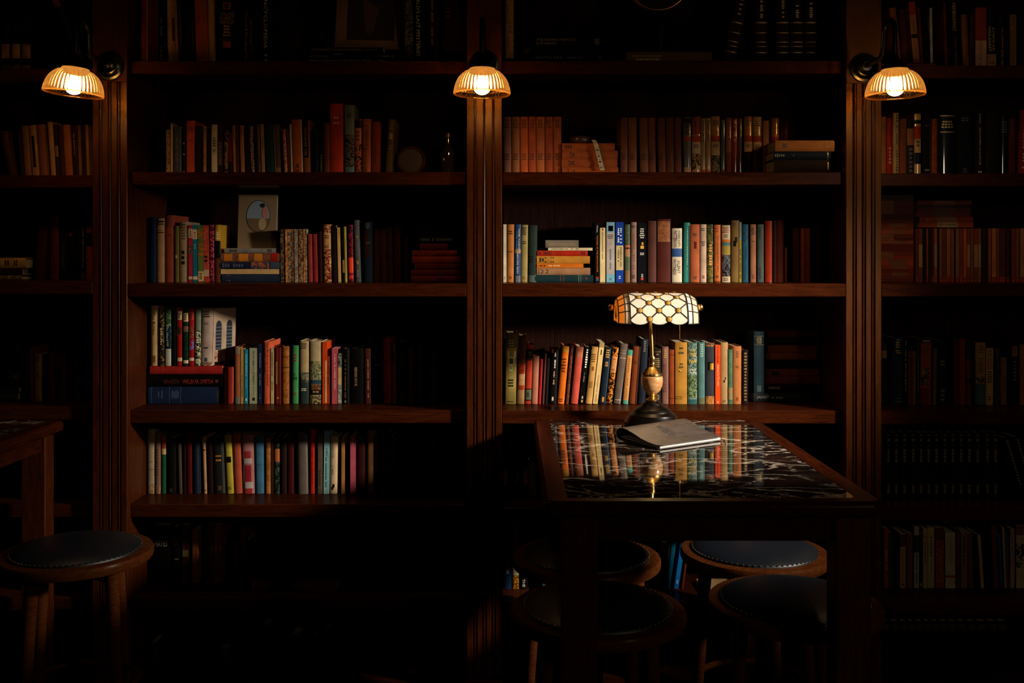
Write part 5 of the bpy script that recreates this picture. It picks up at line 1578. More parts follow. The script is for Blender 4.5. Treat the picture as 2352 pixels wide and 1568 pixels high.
r.up(751.5, 757.5, 818, '#98402c', 'short slim red book', 'p', vl=[(.1, .6, 12, '#5a1c14')])
r.up(761.5, 775, 800, '#b8545c', 'pink paperback with pale title', 'p', ink='#e0b8b0', vl=[(.08, .75, 26, None, .1, .22)], b=[(0, 1, '#8a3438', -1, -.75)])
r.up(776.5, 784.5, 811, '#7c7c68', 'slim grey and cream paperback', 'p', b=[(0, .28, ('#8a8a78', '#3a4038')), (.28, .62, '#c8a878'), (.62, 1, ('#7c7c68', '#b0b098'))])
r.up(785.5, 802, 800, '#151210', 'black hardback with fine orange title', m='jacket', ink='#b07c4c', vl=[(.2, .9, 40, None, -.1, .12)], b=[(.94, .98, '#8a8478', -.3, .1)])
r.up(804, 835, 800, '#131110', 'broad black hardback with tan author name', m='jacket', ink='#a8885c', t=[('HERMAN WOUK', .34, .68, 'v', None, -.15, .22)])
r.up(837, 852, 800, '#5a2c22', 'plum-brown jacket with pale title', m='jacket', lean=-1, ink='#b89078', t=[('THE CRUEL', .42, .62, 'v', None, .2, .2)] and [], vl=[(.2, .9, 24, None, .2, .2)])
r.up(854, 879, 790, '#171412', 'black hardback beside tall orange one', ink='#5a3a30', l=[(.33, .37, 1, None, .6)])
r.up(880, 898, 777, '#a4401c', 'tall orange-red hardback', lean=-2)
r.up(899.5, 910.5, 788, '#8a4824', 'rust jacket with black top', lean=-3, b=[(.03, .32, '#3a1c10', -.5, .4)])
r.up(912, 930, 786, '#1c1714', 'black hardback with faint foot', l=[(.85, .95, 4, '#6a4a34', .3)])
r.up(938, 948, 798, '#5a3018', 'thin brown hardback', lean=-1)
r.up(953, 968, 791, '#24180f', 'black book with faint gold pattern', m='pattern', a='#3a2818')
r.up(985, 1001, 806, '#3a1c12', 'dull maroon hardback with pale edge', b=[(0, 1, '#5a3424', .7, 1)])
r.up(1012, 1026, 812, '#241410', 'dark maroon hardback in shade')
r.up(1054, 1066, 780, '#3a1e14', 'thin brown book beside the middle pillar')

# ------------------------------------------------------------------ fourth shelf, bay behind lamp
r = Row('C', 3, 0.18)
r.up(1161, 1185.5, 766, '#a89858', 'olive-cream book with antelope head', m='jacket', lean=2, b=[(.25, .34, '#d8d4b0', -.75, -.45), (.25, .34, '#d8d4b0', .45, .85), (.33, .44, '#d8d4b0', -.6, .6), (.35, .43, '#3a3018', -.4, .35), (.44, .53, '#d0cca4', -.35, .2), (.455, .51, '#4a4020', -.18, .05), (0, .20, '#6a5c30')],
     ink='#1c160a', l=[(.08, .19, 3, '#a89860', .7), (.64, .76, 3, None, .6), (.955, .975, 1, None, .8)])
r.up(1187, 1204, 773, '#b08c60', 'brown book with red tennis-racket design', lean=5, m='jacket', b=[(0, .40, '#5c3c24'), (.40, .55, ('#a03c24', '#7a2818'), -.9, .9), (.57, .64, '#c09868', -.55, .4), (.55, .78, '#98402a', -.9, -.55), (.66, .72, '#c09060', -.6, .55), (.72, .79, '#a04428', -.9, .9)])
r.up(1205, 1219.5, 791, '#b4422e', 'red hardback with black bands', lean=5.5, b=[(.07, .24, '#22281f'), (.25, .265, '#1a120e'), (.74, .755, '#1a120e'), (.755, .93, '#6a6c58'), (.93, .945, '#1a120e')], l=[(.11, .2, 2, '#4a5a44', .5), (.80, .88, 2, '#2a2a20', .6)])
r.up(1220.5, 1235, 817, '#b47860', 'faded pink cloth hardback', lean=4)
r.up(1236, 1242.5, 824, '#b42c30', 'slim crimson book', lean=5, vl=[(.05, .6, 18, '#7a1418')])
r.up(1246, 1250, 813, '#6a4440', 'very thin plum book', 'm', lean=6)
r.up(1251, 1258, 822, '#241a18', 'thin black book', lean=5)
r.up(1260, 1278, 802, '#16130f', 'black jacket with white script', m='jacket', lean=6, ink='#e8e0d0', t=[('Lawrence Block', .06, .38, 'v', None, .1, .22), ('Burglar', .42, .65, 'v', None, 0, .22)] and [], vl=[(.06, .35, 11, None, .15, .20), (.40, .65, 8, '#c89880', .05, .22)], b=[(.87, .94, '#c8c0b0', -.25, .2), (.0, .06, '#a83c2c', -.9, -.4)])
r.up(1280.5, 1296, 794, '#d4701e', 'bright orange hardback', lean=12, ink='#6a2808', l=[(.20, .46, 5, None, .65), (.9, .97, 2, None, .6)], b=[(0, .11, '#c88c38')])
r.up(1299, 1306, 792, '#5a2c28', 'slim plum mottled hardback', lean=12, m='pattern', a='#7a4a34')
r.up(1311, 1328.5, 795, '#c05848', 'salmon cloth hardback', lean=13, b=[(0, .2, '#a86850')], l=[(.05, .09, 2, '#7a3c30', .6)])
r.up(1331, 1341, 796, '#181411', 'black jacket with tall white title', 'p', lean=14, ink='#f0e8d8', t=[('WonderDog', .04, .38, 'v', None, 0, .55)] and [], vl=[(.04, .38, 8, None, 0, .5), (.44, .62, 12, '#c8bca8', -.2, .15)], b=[(.86, .91, '#c8b898', -.3, .3), (.93, .97, '#c89c60', -.4, .4)])
r.up(1345, 1360.5, 795, '#c0985c', 'tan cloth hardback with small emblem', lean=15, ink='#8a5c28', l=[(.12, .28, 4, None, .65), (.61, .72, 4, None, .6)], b=[(.35, .42, '#8a5c28', -.3, .3)])
r.up(1361.5, 1373, 786, '#d8bc84', 'cream paperback with black oblong', 'p', lean=16, b=[(.11, .20, '#18120c', -.1, .25), (0, .08, '#a89868')], vl=[(.53, .97, 20, '#7a5a34', .1, .14)])
r.up(1376.5, 1391, 797, '#1c2a38', 'navy hardback with gold lettering', lean=14, ink='#c89c4c', l=[(.03, .19, 4, None, .7), (.25, .34, 3, None, .6)], b=[(.88, .965, '#d09440', -.3, .35), (0, 1, '#34485a', .65, 1)])
r.up(1392.5, 1406, 796, '#201810', 'black and orange leaf-patterned spine', lean=16, m='pattern', a='#c47c30', b=[(.17, .45, '#c8905c')], l=[(.20, .23, 1, '#8a4a28', .6), (.38, .43, 2, '#8a4a28', .6)])
r.up(1409.5, 1426, 788, '#685c52', 'grey-brown plastic-wrapped hardback', lean=17, m='plastic', b=[(.115, .12, '#a89c90', -.9, .9), (.155, .16, '#a89c90', -.9, .9), (.235, .245, '#b8aca0', -.9, .9), (.93, .94, '#b8aca0', -.9, .9)])
r.up(1430, 1443, 803, '#c08c54', 'tan spine with green ends', lean=11, b=[(0, .10, '#4c9080'), (.93, 1, '#5c9884')], ink='#8a5c34', vl=[(.15, .9, 16, None, .1, .12)])
r.up(1446, 1463, 795, '#7c4426', 'brown leather hardback', lean=10, b=[(0, 1, '#3a1c10', .45, 1)], l=[(.26, .3, 2, '#4a2412', .8)])
r.up(1466, 1482, 778, '#202834', 'dark blue hardback behind lamp stem', lean=8, l=[(.02, .2, 6, '#7a7468', .4)])
r.up(1501, 1519, 801, '#221d1a', 'black leather volume with gilt bands', b=[(.05, .055, 'gilt', -.8, .9)], l=[(.08, .12, 1, 'gilt', .4), (.16, .34, 5, 'gilt', .7), (.82, .92, 3, 'gilt', .7)])
r.up(1521, 1535.5, 796, '#7c5a50', 'mauve-brown cloth hardback', l=[(.04, .2, 5, '#b08c4c', .55), (.3, .8, 12, '#6a3c3c', .6)], b=[(0, 1, '#94786c', .75, 1)])
r.up(1537, 1549, 803, '#84401e', 'rust hardback with dark rules', b=[(.09, .10, '#4a200e'), (.89, .9, '#4a200e')])
r.up(1551.5, 1579, 786, '#a87c34', 'broad mustard hardback with black title', ink='#2c1e08', t=[('WORLD', .87, .89, 'h', None, -.35, .5), ('BOOKS', .90, .92, 'h', None, -.35, .5)], l=[(.07, .12, 1, None, .45), (.14, .20, 1, None, .55), (.33, .37, 1, None, .4), (.38, .42, 1, None, .5)])
r.up(1580, 1602, 786, '#44584a', 'green and blue jacket with gold title', m='pattern', a='#7a9088', b=[(.53, .90, ('#38503c', '#7c8c64')), (.92, 1, '#3c6464')], ink='#d8b040', t=[('THE', .12, .15, 'h', None, 0, .5), ('TREE', .17, .225, 'h', None, 0, .7), ('OF', .24, .265, 'h', None, 0, .25), ('MAN', .285, .335, 'h', None, 0, .75), ('PATRICK', .43, .46, 'h', '#e0dcc8', 0, .75), ('WHITE', .48, .505, 'h', '#e0dcc8', 0, .7)])
r.up(1604, 1619.5, 786, '#567a78', 'teal-blue cloth hardback', ink='#98b0a4', l=[(.02, .24, 6, None, .5)], b=[(.90, 1, '#6a6c54')])
r.up(1621.5, 1642, 787, '#3a3a42', 'slate hardback with gold disc and torn foot', b=[(0, .06, ('#a8784c', '#5a4030')), (.335, .44, '#c09438', -.05, .75), (.31, .45, '#141416', -.55, .25), (.87, 1, ('#b88450', '#9a6838'))])
r.up(1643, 1655, 792, '#e0541c', 'vivid orange paperback with title', 'p', t=[('Donald Woods', .02, .30, 'v', '#1c0e08', 0, .36), ('Asking for Trouble', .33, .69, 'v', '#f0d8c0', 0, .36)], b=[(.95, .98, '#f0c0a0', -.2, .2)])
r.up(1656, 1672.5, 786, '#a8895f', 'beige cloth hardback with small figure', b=[(.56, .61, '#3a2c18', .1, .35), (.61, .65, '#3a2c18', -.3, .1)], l=[(.93, .97, 2, '#6a5030', .5)])
r.up(1673, 1683, 802, '#5a7a5c', 'slim green mottled jacket', m='pattern', a='#4c6a58', b=[(.7, .92, ('#a87c54', '#7a8a68'))])
r.up(1684, 1703, 795, '#b87848', 'orange-tan cloth hardback', lean=.5, ink='#6a3c1c', l=[(.08, .2, 4, None, .3), (.33, .38, 2, None, .5)], b=[(.88, .94, '#94582c', -.3, .3)])
r.up(1705, 1719, 803, '#221410', 'black leather volume with gilt ornaments', l=[(.04, .95, 16, 'gilt', .5)])
rs = Row('C', 3, 0.235)
zj = rs.stack([(1731, 1868, 908, 928, '#262a30', 'dark grey book with pale name', 'h', dict(ink='#8a8478', t=[('JANET', .05, .26, 'v', None, 0, .36)], vl=[(.3, .5, 8, None, 0, .25)]))], 'under blue volume')
r2 = Row('C', 3, 0.24, z=zj, where='standing on flat book,')
r2.up(1732, 1756, 761, '#2e4048', 'tall slate blue volume with gilt lines', l=[(.09, .2, 4, 'gilt', .6), (.88, .98, 4, '#7a8078', .5)], b=[(.075, .08, 'gilt'), (.215, .22, 'gilt')])
rs = Row('C', 3, 0.26, z=zj)
rs.stack([
    (1766, 1882, 761, 778, '#5a2618', 'dark red book', 'h', {}),
    (1770, 1880, 778.5, 796.5, '#1c1614', 'plain black book', 'h', {}),
    (1763, 1877, 797, 815, '#7a4420', 'brown book', 'h', {}),
    (1758, 1875, 816, 831, '#7c4424', 'rust book', 'h', dict(b=[(.01, .03, '#3a1c0c'), (.07, .09, '#3a1c0c')])),
    (1765, 1880, 831.5, 853, '#181412', 'thick black book', 'h', {}),
    (1758, 1881, 854, 871.5, '#6a341c', 'red-brown book', 'h', dict(b=[(.12, .25, '#2a140c', -.6, .6)])),
    (1757, 1882, 872, 889.5, '#6a3018', 'dull red book', 'h', dict(vl=[(.3, .7, 12, '#2a120a', 0, .5)])),
    (1762, 1880, 890, 908, '#171412', 'black book with pale letters', 'h', dict(ink='#8a6a4c', vl=[(.03, .26, 7, None, .1, .45)])),
], 'near third pillar')

# ------------------------------------------------------------------ fourth shelf, far-right bay
r = Row('D', 3, 0.18)
r.up(2026, 2038, 788, '#28201c', 'dark book with tan label at pillar', b=[(0, .12, '#3a4848'), (.12, .24, '#b08450')])
r.up(2050, 2074, 775, '#26403e', 'dark teal volume with gilt title', b=[(.03, .04, 'gilt', -.2, 1), (.22, .235, 'gilt', -.2, 1), (.90, .905, 'gilt', -.2, 1), (.95, .955, 'gilt', -.2, 1)], l=[(.055, .16, 3, 'gilt', .55), (.18, .21, 1, 'gilt', .6)])
r.up(2075, 2084.5, 775, '#171510', 'slim black book with gold dotted title', ink='#c8a060', vl=[(.05, .8, 40, None, .1, .3)])
r.up(2087, 2105, 806, '#8a5c40', 'brown hardback', b=[(0, 1, '#6a3c24', -.7, .1)])
r.up(2106, 2112, 777, '#28403c', 'thin dark teal book', 'p', ink='#7a9088', vl=[(.3, .8, 16)])
r.up(2114, 2139, 778, '#a05024', 'orange and red jacket with dark figure', m='jacket', lean=2, b=[(.44, .70, ('#3a2820', '#a07a58'), -.9, .5), (.75, 1, '#7c2414', -1, .6), (0, .06, '#3a2a20'), (.02, .045, '#b8a488', -.7, .6)], ink='#4a1c0c', l=[(.12, .22, 3, None, .4)])
r.up(2142, 2151, 799, '#6c5c48', 'slim grey-brown hardback', lean=2)
r.up(2153, 2178, 781, '#241b17', 'broad black-brown hardback', ink='#6a6058', l=[(.3, .4, 2, None, .5), (.75, .95, 3, None, .4)])
r.up(2191, 2203, 778, '#5a301c', 'slim brown hardback')
r.up(2204, 2218, 777, '#8a2c1c', 'dull red hardback with orange foot', b=[(.8, 1, '#8a4424')])
r.up(2219, 2232, 792, '#6c3a20', 'brown book with teal top and black band', b=[(0, .24, '#1c2c2c'), (.56, .64, '#1a1412')])
r.up(2240.5, 2264, 786, '#a8804c', 'tan jacket with teal foot', m='jacket', lean=1, b=[(.55, .66, ('#a8804c', '#241a12')), (.66, 1, '#4c6660')], ink='#5a4020', l=[(.05, .18, 3, None, .55), (.24, .48, 6, None, .5)])
r.up(2265, 2282, 799, '#c09a68', 'cream jacket with black lines of print', m='jacket', lean=1, l=[(.03, .15, 3, None, .65), (.4, .61, 5, None, .6), (.84, .92, 2, None, .5)], b=[(.17, .38, '#b07c60', -.7, .6)])
r.up(2286, 2298, 799, '#28301e', 'dark green patterned hardback', m='pattern', a='#5a4a30')
r.up(2299, 2313, 820, '#84604c', 'short mauve-brown hardback')
r.up(2314, 2321, 815, '#1a1512', 'thin black hardback')
r.up(2323, 2340, 794, '#191714', 'black jacket with tan peak', b=[(0, .18, '#8a5c38', -.8, .8)], ink='#6a6458', l=[(.24, .6, 6, None, .4)])
r.up(2343, 2358, 791, '#a0642c', 'orange-brown jacket at frame edge')

# ------------------------------------------------------------------ fifth shelf, left bay
r = Row('B', 4, 0.18)
r.up(338, 355, 985, '#a8987c', 'cream hardback with ring stain', b=[(.5, .515, '#8a785c', -.5, .6), (.615, .63, '#8a785c', -.5, .6), (.85, 1, ('#a8906c', '#8a6844'))])
r.up(356, 368.5, 995, '#8a6c5c', 'mauve-tan hardback', l=[(.25, .7, 10, '#6a4840', .5)], b=[(.88, 1, ('#8a6c5c', '#b88848'))])
r.up(370, 381, 999, '#2c6040', 'green spine with orange top', m='jacket', b=[(0, .23, '#a8582c'), (.23, .33, '#c8a878')])
r.up(383, 404, 1006, '#15130f', 'black hardback', l=[(.9, .97, 2, '#5a4a3c', .4)])
r.up(410, 418.5, 1018, '#5a4a42', 'thin grey-brown book', lean=-3)
r.up(420, 427, 1012, '#2a1614', 'thin black book')
r.up(428, 441, 997, '#5a1818', 'dark crimson hardback', lean=-1)
r.up(443, 462, 1008, '#242c3c', 'navy hardback', lean=-2, b=[(.1, 1, '#3c4450', .1, .5)])
r.up(468, 475, 1003, '#c0946a', 'thin cream hardback', lean=-4, b=[(.22, .24, '#3a2414'), (.93, .94, '#3a2414')])
r.up(477, 489, 1010, '#2a1412', 'dark plum hardback', lean=-2)
r.up(492, 518, 1003, '#2c2a28', 'black jacket with orange name', m='jacket', lean=-5, ink='#d0843c', l=[(.31, .36, 1, None, .55), (.38, .44, 1, None, .6)], b=[(.86, .94, '#6a4a38', -.35, .35), (.1, 1, '#4a4c4c', .55, 1)])
r.up(520, 536.5, 998, '#b0a040', 'yellow jacket with black emblem', m='jacket', lean=-6, b=[(.37, .47, '#1c180c', -.6, .7)], l=[(.87, .93, 2, '#6a5c20', .7)])
r.up(538, 556.5, 997, '#b0583c', 'salmon-red cloth hardback', lean=-5)
r.up(558, 584.5, 998, '#b07c78', 'broad pink torn jacket', m='jacket', lean=-3, b=[(.28, .40, '#a83c3c', -.5, .5), (.40, .49, '#b8a8a0', -.7, .7), (.52, .80, '#a03038', -.5, .5), (.80, .91, '#b8a8a4', -.6, .8), (.91, 1, '#a8403c', -.6, .6)])
r.up(586, 608, 1004, '#4c7890', 'sky blue hardback', lean=-2, l=[(.48, .5, 1, '#34566a', .6)])
r.up(609, 622, 1006, '#b07840', 'worn orange-tan spine', m='pattern', a='#9a6430')
r.up(623, 628, 1008, '#4a2c18', 'thin ragged brown book', 'p')
r.up(629, 642, 1005, '#1c2420', 'dark patterned spine with orange label', m='pattern', a='#4c5c50', b=[(.2, .43, '#b0683c')])
r.up(644, 658, 1004, '#301c16', 'dark brown hardback')
r.up(659, 675, 1003, '#4a1814', 'dark red hardback')
r.up(684, 707, 996, '#6c6058', 'grey-mauve box set', lean=-2, dy=-0.006, b=[(0, 1, '#7c7068', .62, 1)])
r.up(712, 722, 985, '#b82c20', 'bright red hardback', vl=[(.3, .85, 18, '#7a1410', .2, .12)])
r.up(730, 740.5, 1000, '#6c584c', 'slim grey-brown jacket', 'p', vl=[(.6, .95, 10, '#3a2c20', -.1, .3)], b=[(0, 1, '#a88c6c', .8, 1)])
r.up(743, 755.5, 990, '#8ab0b0', 'pale blue paperback with teal title', 'p', lean=1.5, ink='#2c5c6c', t=[('CIAO', .26, .40, 'u', '#1c3c48', .1, .34)], vl=[(.42, .9, 16, None, -.1, .28)])
r.up(757, 774, 1002, '#d0b490', 'cream jacket with black title', m='jacket', lean=2, ink='#2a1c14', t=[("JOHN'S HOPE", .12, .38, 'v', None, -.2, .22), ('C.C. RIDER', .50, .67, 'v', None, -.2, .20)], b=[(.83, .89, '#1a120c', -.2, .3), (.88, .93, '#1a120c', -.45, 0)])
r.up(784, 791, 1003, '#b07c44', 'thin orange-tan book', 'p', lean=.5)
r.up(804.5, 817, 1002, '#c05c6c', 'pink glossy paperback', 'p', m='plastic', ink='#e0a0a8', l=[(.04, .16, 4, None, .3)])
r.up(819, 838, 1006, '#3a1412', 'plain dark red hardback')
r.up(843, 857.5, 990, '#8a5c3c', 'tan-brown hardback')
r.up(859, 872, 1004, '#2a1414', 'dark maroon hardback')
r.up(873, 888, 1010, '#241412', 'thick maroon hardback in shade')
r.up(890, 896, 993, '#2c241c', 'thin black pamphlet', 'm')
r.up(897, 902, 1003, '#4a2c20', 'thin dark brown pamphlet', 'm')
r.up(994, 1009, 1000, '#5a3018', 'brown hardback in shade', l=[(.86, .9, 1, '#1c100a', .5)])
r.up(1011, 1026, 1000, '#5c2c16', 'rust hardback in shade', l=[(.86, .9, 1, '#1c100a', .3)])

# ------------------------------------------------------------------ fifth shelf, bay behind lamp
r = Row('C', 4, 0.18)
r.up(1165, 1187, 1010, '#15120f', 'black hardback at the pillar')
r.up(1189, 1202, 1010, '#17130f', 'black paperback with white foot label', 'p', b=[(.90, .99, '#a89474')], ink='#6a4830', l=[(.45, .75, 7, None, .25)])
r.up(1213, 1230, 1062, '#b48c5c', 'short tan paperback with black mark', 'p', b=[(.74, .755, '#2a1a0c')], l=[(.8, .9, 1, '#2a1a0c', .4)])
r.up(1232, 1246, 1055, '#6a3c24', 'brown book behind table edge')
# ------------------------------------------------------------------ fifth shelf, far-right bay
r = Row('D', 4, 0.17)
for xc in (2041, 2059, 2078, 2098, 2116, 2133.5, 2151.5, 2170.5, 2189, 2208, 2227, 2246, 2268.5, 2287):
    r.up(xc - 8.8, xc + 8.8, 993, '#17191a', 'black encyclopedia volume with gilt print', l=[(.03, .05, 1, 'gilt', .35), (.09, .14, 2, 'gilt', .4), (.18, .20, 1, 'gilt', .2), (.25, .46, 6, 'gilt', .4), (.80, .94, 4, 'gilt', .35)])
r.up(2346, 2359, 1003, '#17191a', 'black gilt volume leaning over', lean=-42, l=[(.03, .8, 16, 'gilt', .4)])
r.up(2368, 2382, 1001, '#17191a', 'last black gilt volume leaning over', lean=-40, l=[(.03, .8, 16, 'gilt', .4)])

# ------------------------------------------------------------------ sixth shelf, left bay
r = Row('B', 5, 0.18)
r.up(351, 393, 1206, '#151311', 'broad black book with white name', m='jacket', ink='#b0a898', t=[('HAYES', .27, .37, 'h', None, -.1, .70)])
r.up(394, 417, 1210, '#191513', 'black book with gold ring', b=[(.18, .32, '#5a4630', -.55, -.3), (.18, .32, '#5a4630', .0, .2)], l=[(.55, .6, 1, '#8a8478', .5)])
r.up(419, 433, 1205, '#5a3824', 'brown patterned paperback', 'p', m='pattern', a='#3c2418', b=[(.44, .55, '#7a6a48')])
r.up(442, 453.5, 1217, '#8a5434', 'tan paperback with black foot', 'p', l=[(.88, .94, 1, None, .4)])
r.up(476, 492, 1205, '#4a2c1c', 'dull brown hardback')
r.up(493, 508, 1205, '#7a4c30', 'tan-brown paperback with printed spine', 'p', vl=[(.27, .95, 22, '#3a2014', .1, .3)])
r.up(537, 549, 1240, '#4a2a18', 'brown book with vertical title', vl=[(.2, .9, 10, '#8a5430', 0, .4)])
r.up(552, 561.5, 1216, '#6a3820', 'thin rust hardback')
r.up(562.5, 577, 1240, '#30201a', 'dark brown hardback')
r.stack([
    (585, 762, 1301, 1326, '#5a2c18', 'dark brown book', 'h', {}),
    (578, 773, 1326.5, 1357, '#8a5428', 'tan book with black square', 'h', dict(b=[(.215, .455, '#17130f', -.98, .98)])),
], 'in flat pair', dy=-0.10)
r.n = 9
r.up(772, 778, 1205, '#241614', 'thin black book with red print', 'p', vl=[(.2, .8, 14, '#7a3430')])
r.up(857, 877, 1206, '#6a4a2c', 'brown book with tan top', lean=2, b=[(.36, 1, '#3a1c16')])
r.up(880, 904, 1224, '#241a14', 'black hardback', lean=2)
r.up(948, 963, 1224, '#241615', 'black book with red label', b=[(.0, .26, '#5a1818')])
r.up(980, 996, 1232, '#4a2018', 'dark red hardback')
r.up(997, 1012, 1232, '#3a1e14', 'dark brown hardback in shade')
# ------------------------------------------------------------------ sixth shelf, bay behind lamp
r = Row('C', 5, 0.16)
r.up(1157, 1175, 1195, '#1c3654', 'blue book with pale lettering', m='jacket', b=[(0, .5, '#14161c')], ink='#a8a49c', t=[('FRANCOISE', .06, .44, 'v', None, -.1, .26), ('XANDER', .58, .78, 'v', '#e0dcd0', 0, .34)])
r.up(1176, 1192, 1196, '#b8b0a0', 'grey and white book with yellow foot', m='jacket', b=[(.5, .8, '#d8ccb0'), (.8, 1, ('#d0942c', '#7a4a14'))], vl=[(.2, .5, 9, '#5a5a54', .1, .4)])
r.up(1194, 1212, 1198, '#15120f', 'black book with white foot lettering', m='jacket', ink='#d8d0c0', t=[('THE', .85, .97, 'v', None, 0, .34)], vl=[(.2, .5, 10, '#5a5448')])
r.up(1235, 1245, 1208, '#a06434', 'slim orange-tan paperback', 'p', vl=[(.05, .3, 6)])
r.up(1246, 1256, 1222, '#2c5860', 'slim teal paperback', 'p')
r.up(1490, 1500, 1210, '#6a3c24', 'thin brown book leaning', lean=14)
r.up(1505.5, 1516.5, 1205, '#c8b898', 'white paperback leaning under table', 'p', lean=20, dy=-0.025, l=[(.45, .52, 2, '#6a6050', .4)])
r.up(1518, 1527, 1208, '#6a5240', 'grey-brown book leaning under table', lean=20)
r.up(1528.5, 1538.5, 1206, '#1c7494', 'turquoise paperback leaning under table', 'p', lean=21)
r.up(1548, 1558.5, 1206, '#1c6ca8', 'bright blue paperback leaning under table', 'p', lean=22, l=[(.86, .92, 2, '#d8e0e8', .4)])
r.up(1565, 1570, 1215, '#6a2c1c', 'thin red book leaning under table', lean=18)
r.stack([(1611, 1700, 1347, 1357, '#c8a878', 'cream book behind stool', 'p', {})], 'by itself', dy=-0.03)
# ------------------------------------------------------------------ sixth shelf, far-right bay
r = Row('D', 5, 0.17)
r.up(2030, 2041, 1213, '#94401f', 'red paperback with pale title', 'p', b=[(.35, .42, '#a08868', -.5, .5)], vl=[(.42, .7, 6, '#c09068', .1, .3)])
r.up(2041.5, 2050, 1222, '#243c3c', 'thin dark teal paperback', 'p')
r.up(2067, 2081, 1225, '#a8845c', 'tan paperback with black picture', 'p', b=[(.02, .24, ('#7a3c28', '#17120f'))], l=[(.9, .96, 1, '#6a2c1c', .5)])
r.up(2084, 2096, 1225, '#7a4c30', 'brown paperback with black letters', 'p', vl=[(.05, .2, 3, None, 0, .4)])
r.up(2099.5, 2111, 1209, '#a89c8c', 'white paperback with dark middle', 'p', b=[(.14, .42, '#2c3630')], vl=[(.45, .97, 16, '#2c2824', 0, .3)])
r.up(2112, 2119, 1224, '#16302c', 'thin dark green paperback', 'p', b=[(.91, .96, '#a8a08c', -.5, .5)])
r.up(2120, 2130, 1213, '#a8946c', 'slim cream paperback', 'p', vl=[(.1, .6, 14, '#4a3c28')])
r.up(2130.5, 2146, 1211, '#b09a70', 'cream paperback with black title', 'p', vl=[(.1, .5, 8, None, .1, .22), (.55, .75, 7, '#6a4a30', .1, .16)])
r.up(2149, 2168, 1212, '#8a3c20', 'red-brown patterned paperback', 'p', m='pattern', a='#a05c38', b=[(0, .2, '#5a2816')])
r.up(2171, 2194, 1222, '#b0a488', 'pale paperback with red band', 'p', b=[(.77, .81, '#94402a')], vl=[(.15, .6, 18, '#8a8068', .2, .2)])
r.up(2196, 2206, 1217, '#5a3820', 'thin brown hardback')
r.up(2207, 2222, 1224, '#84644c', 'brown paperback with bold title', 'p', vl=[(.05, .6, 8, '#2a1c14', 0, .4)])
r.up(2223, 2236, 1224, '#6a4838', 'dull mauve paperback', 'p', lean=-3)
r.up(2253, 2260.5, 1228, '#a88c6c', 'thin pale book leaning', 'p', lean=-8)
r.up(2284, 2295.5, 1206, '#6a3820', 'rust hardback leaning', lean=-7)
r.up(2298, 2304, 1228, '#20508a', 'thin blue paperback leaning', 'p', lean=-6)
r.up(2307, 2313, 1211, '#a8845c', 'thin tan paperback leaning', 'p', lean=-6)
r.up(2314, 2319, 1222, '#34585c', 'thin teal paperback leaning', 'p', lean=-5)
r.up(2320.5, 2330, 1214, '#a88474', 'pink paperback with dark title', 'p', vl=[(.05, .6, 16, '#4a302c', 0, .3)])
r.up(2334, 2353, 1204, '#b09c78', 'cream paperback with black drawing', 'p', b=[(.30, .68, ('#b09c78', '#17130f')), (0, .17, '#8a5c4c')], l=[(.03, .16, 3)])

# ------------------------------------------------------------------ bottom shelf
r = Row('B', 6, 0.18)
for x0, x1, y, c, lk in ((345, 362, 1475, '#3a2818', 'dark brown hardback'), (505, 526, 1490, '#4a321c', 'olive-brown hardback'), (551, 567, 1450, '#4a2c18', 'brown hardback with dark top'), (593, 616, 1445, '#38241a', 'dark brown book'),
                         (619, 636, 1506, '#5a3420', 'short rust book'), (666, 690, 1460, '#3c3020', 'black and tan jacket'), (715, 730, 1462, '#2a1612', 'dark maroon book'), (739, 753, 1455, '#1a1614', 'black book with red letters'),
                         (772, 782, 1455, '#3c3420', 'dark olive paperback'), (785, 802, 1452, '#4a2816', 'rust hardback'), (809, 823, 1452, '#1c1613', 'black book with red script'), (851, 865, 1458, '#5a3420', 'red-brown hardback'),
                         (866, 880, 1472, '#542c1a', 'brown hardback'), (907, 933, 1445, '#5c3420', 'broad red-brown hardback')):
    kw = {}
    if 'letters' in lk or 'script' in lk:
        kw = dict(ink='#7a3424', vl=[(.05, .6, 10, None, 0, .3)])
    if 'tan jacket' in lk:
        kw = dict(b=[(.38, 1, '#6a4c2c')])
    r.up(x0, x1, y, c, lk, **kw)
r.up(936, 957, 1430, '#a88a68', 'tan jacket with black title', m='jacket', ink='#2a1c14', t=[('OVER AUSTRALIA', .08, .72, 'v', None, .1, .34)])
r.up(966, 988, 1448, '#191513', 'black jacket with dim script', m='jacket', ink='#6a3c2c', vl=[(.15, .9, 16, None, 0, .3)])
r.up(1036, 1071, 1466, '#1f1612', 'black book with red top label', b=[(.03, .11, '#7a3820', -.9, .9)])
r = Row('D', 6, 0.17)
xs = [2027, 2046, 2068, 2087, 2104, 2123, 2141, 2160, 2180, 2200, 2222, 2244, 2268, 2292, 2316]
for x0, x1 in zip(xs, xs[1:]):
    r.up(x0, x1 - 1.5, 1426, '#1c1a18', 'dark volume with pale label', b=[(.05, .16, '#4a443a', -.8, .8)])

# ================================================================== other things on the shelves
def book_mats(name, c, rough=0.5):
    return plain(name, lin(c), rough)[0]

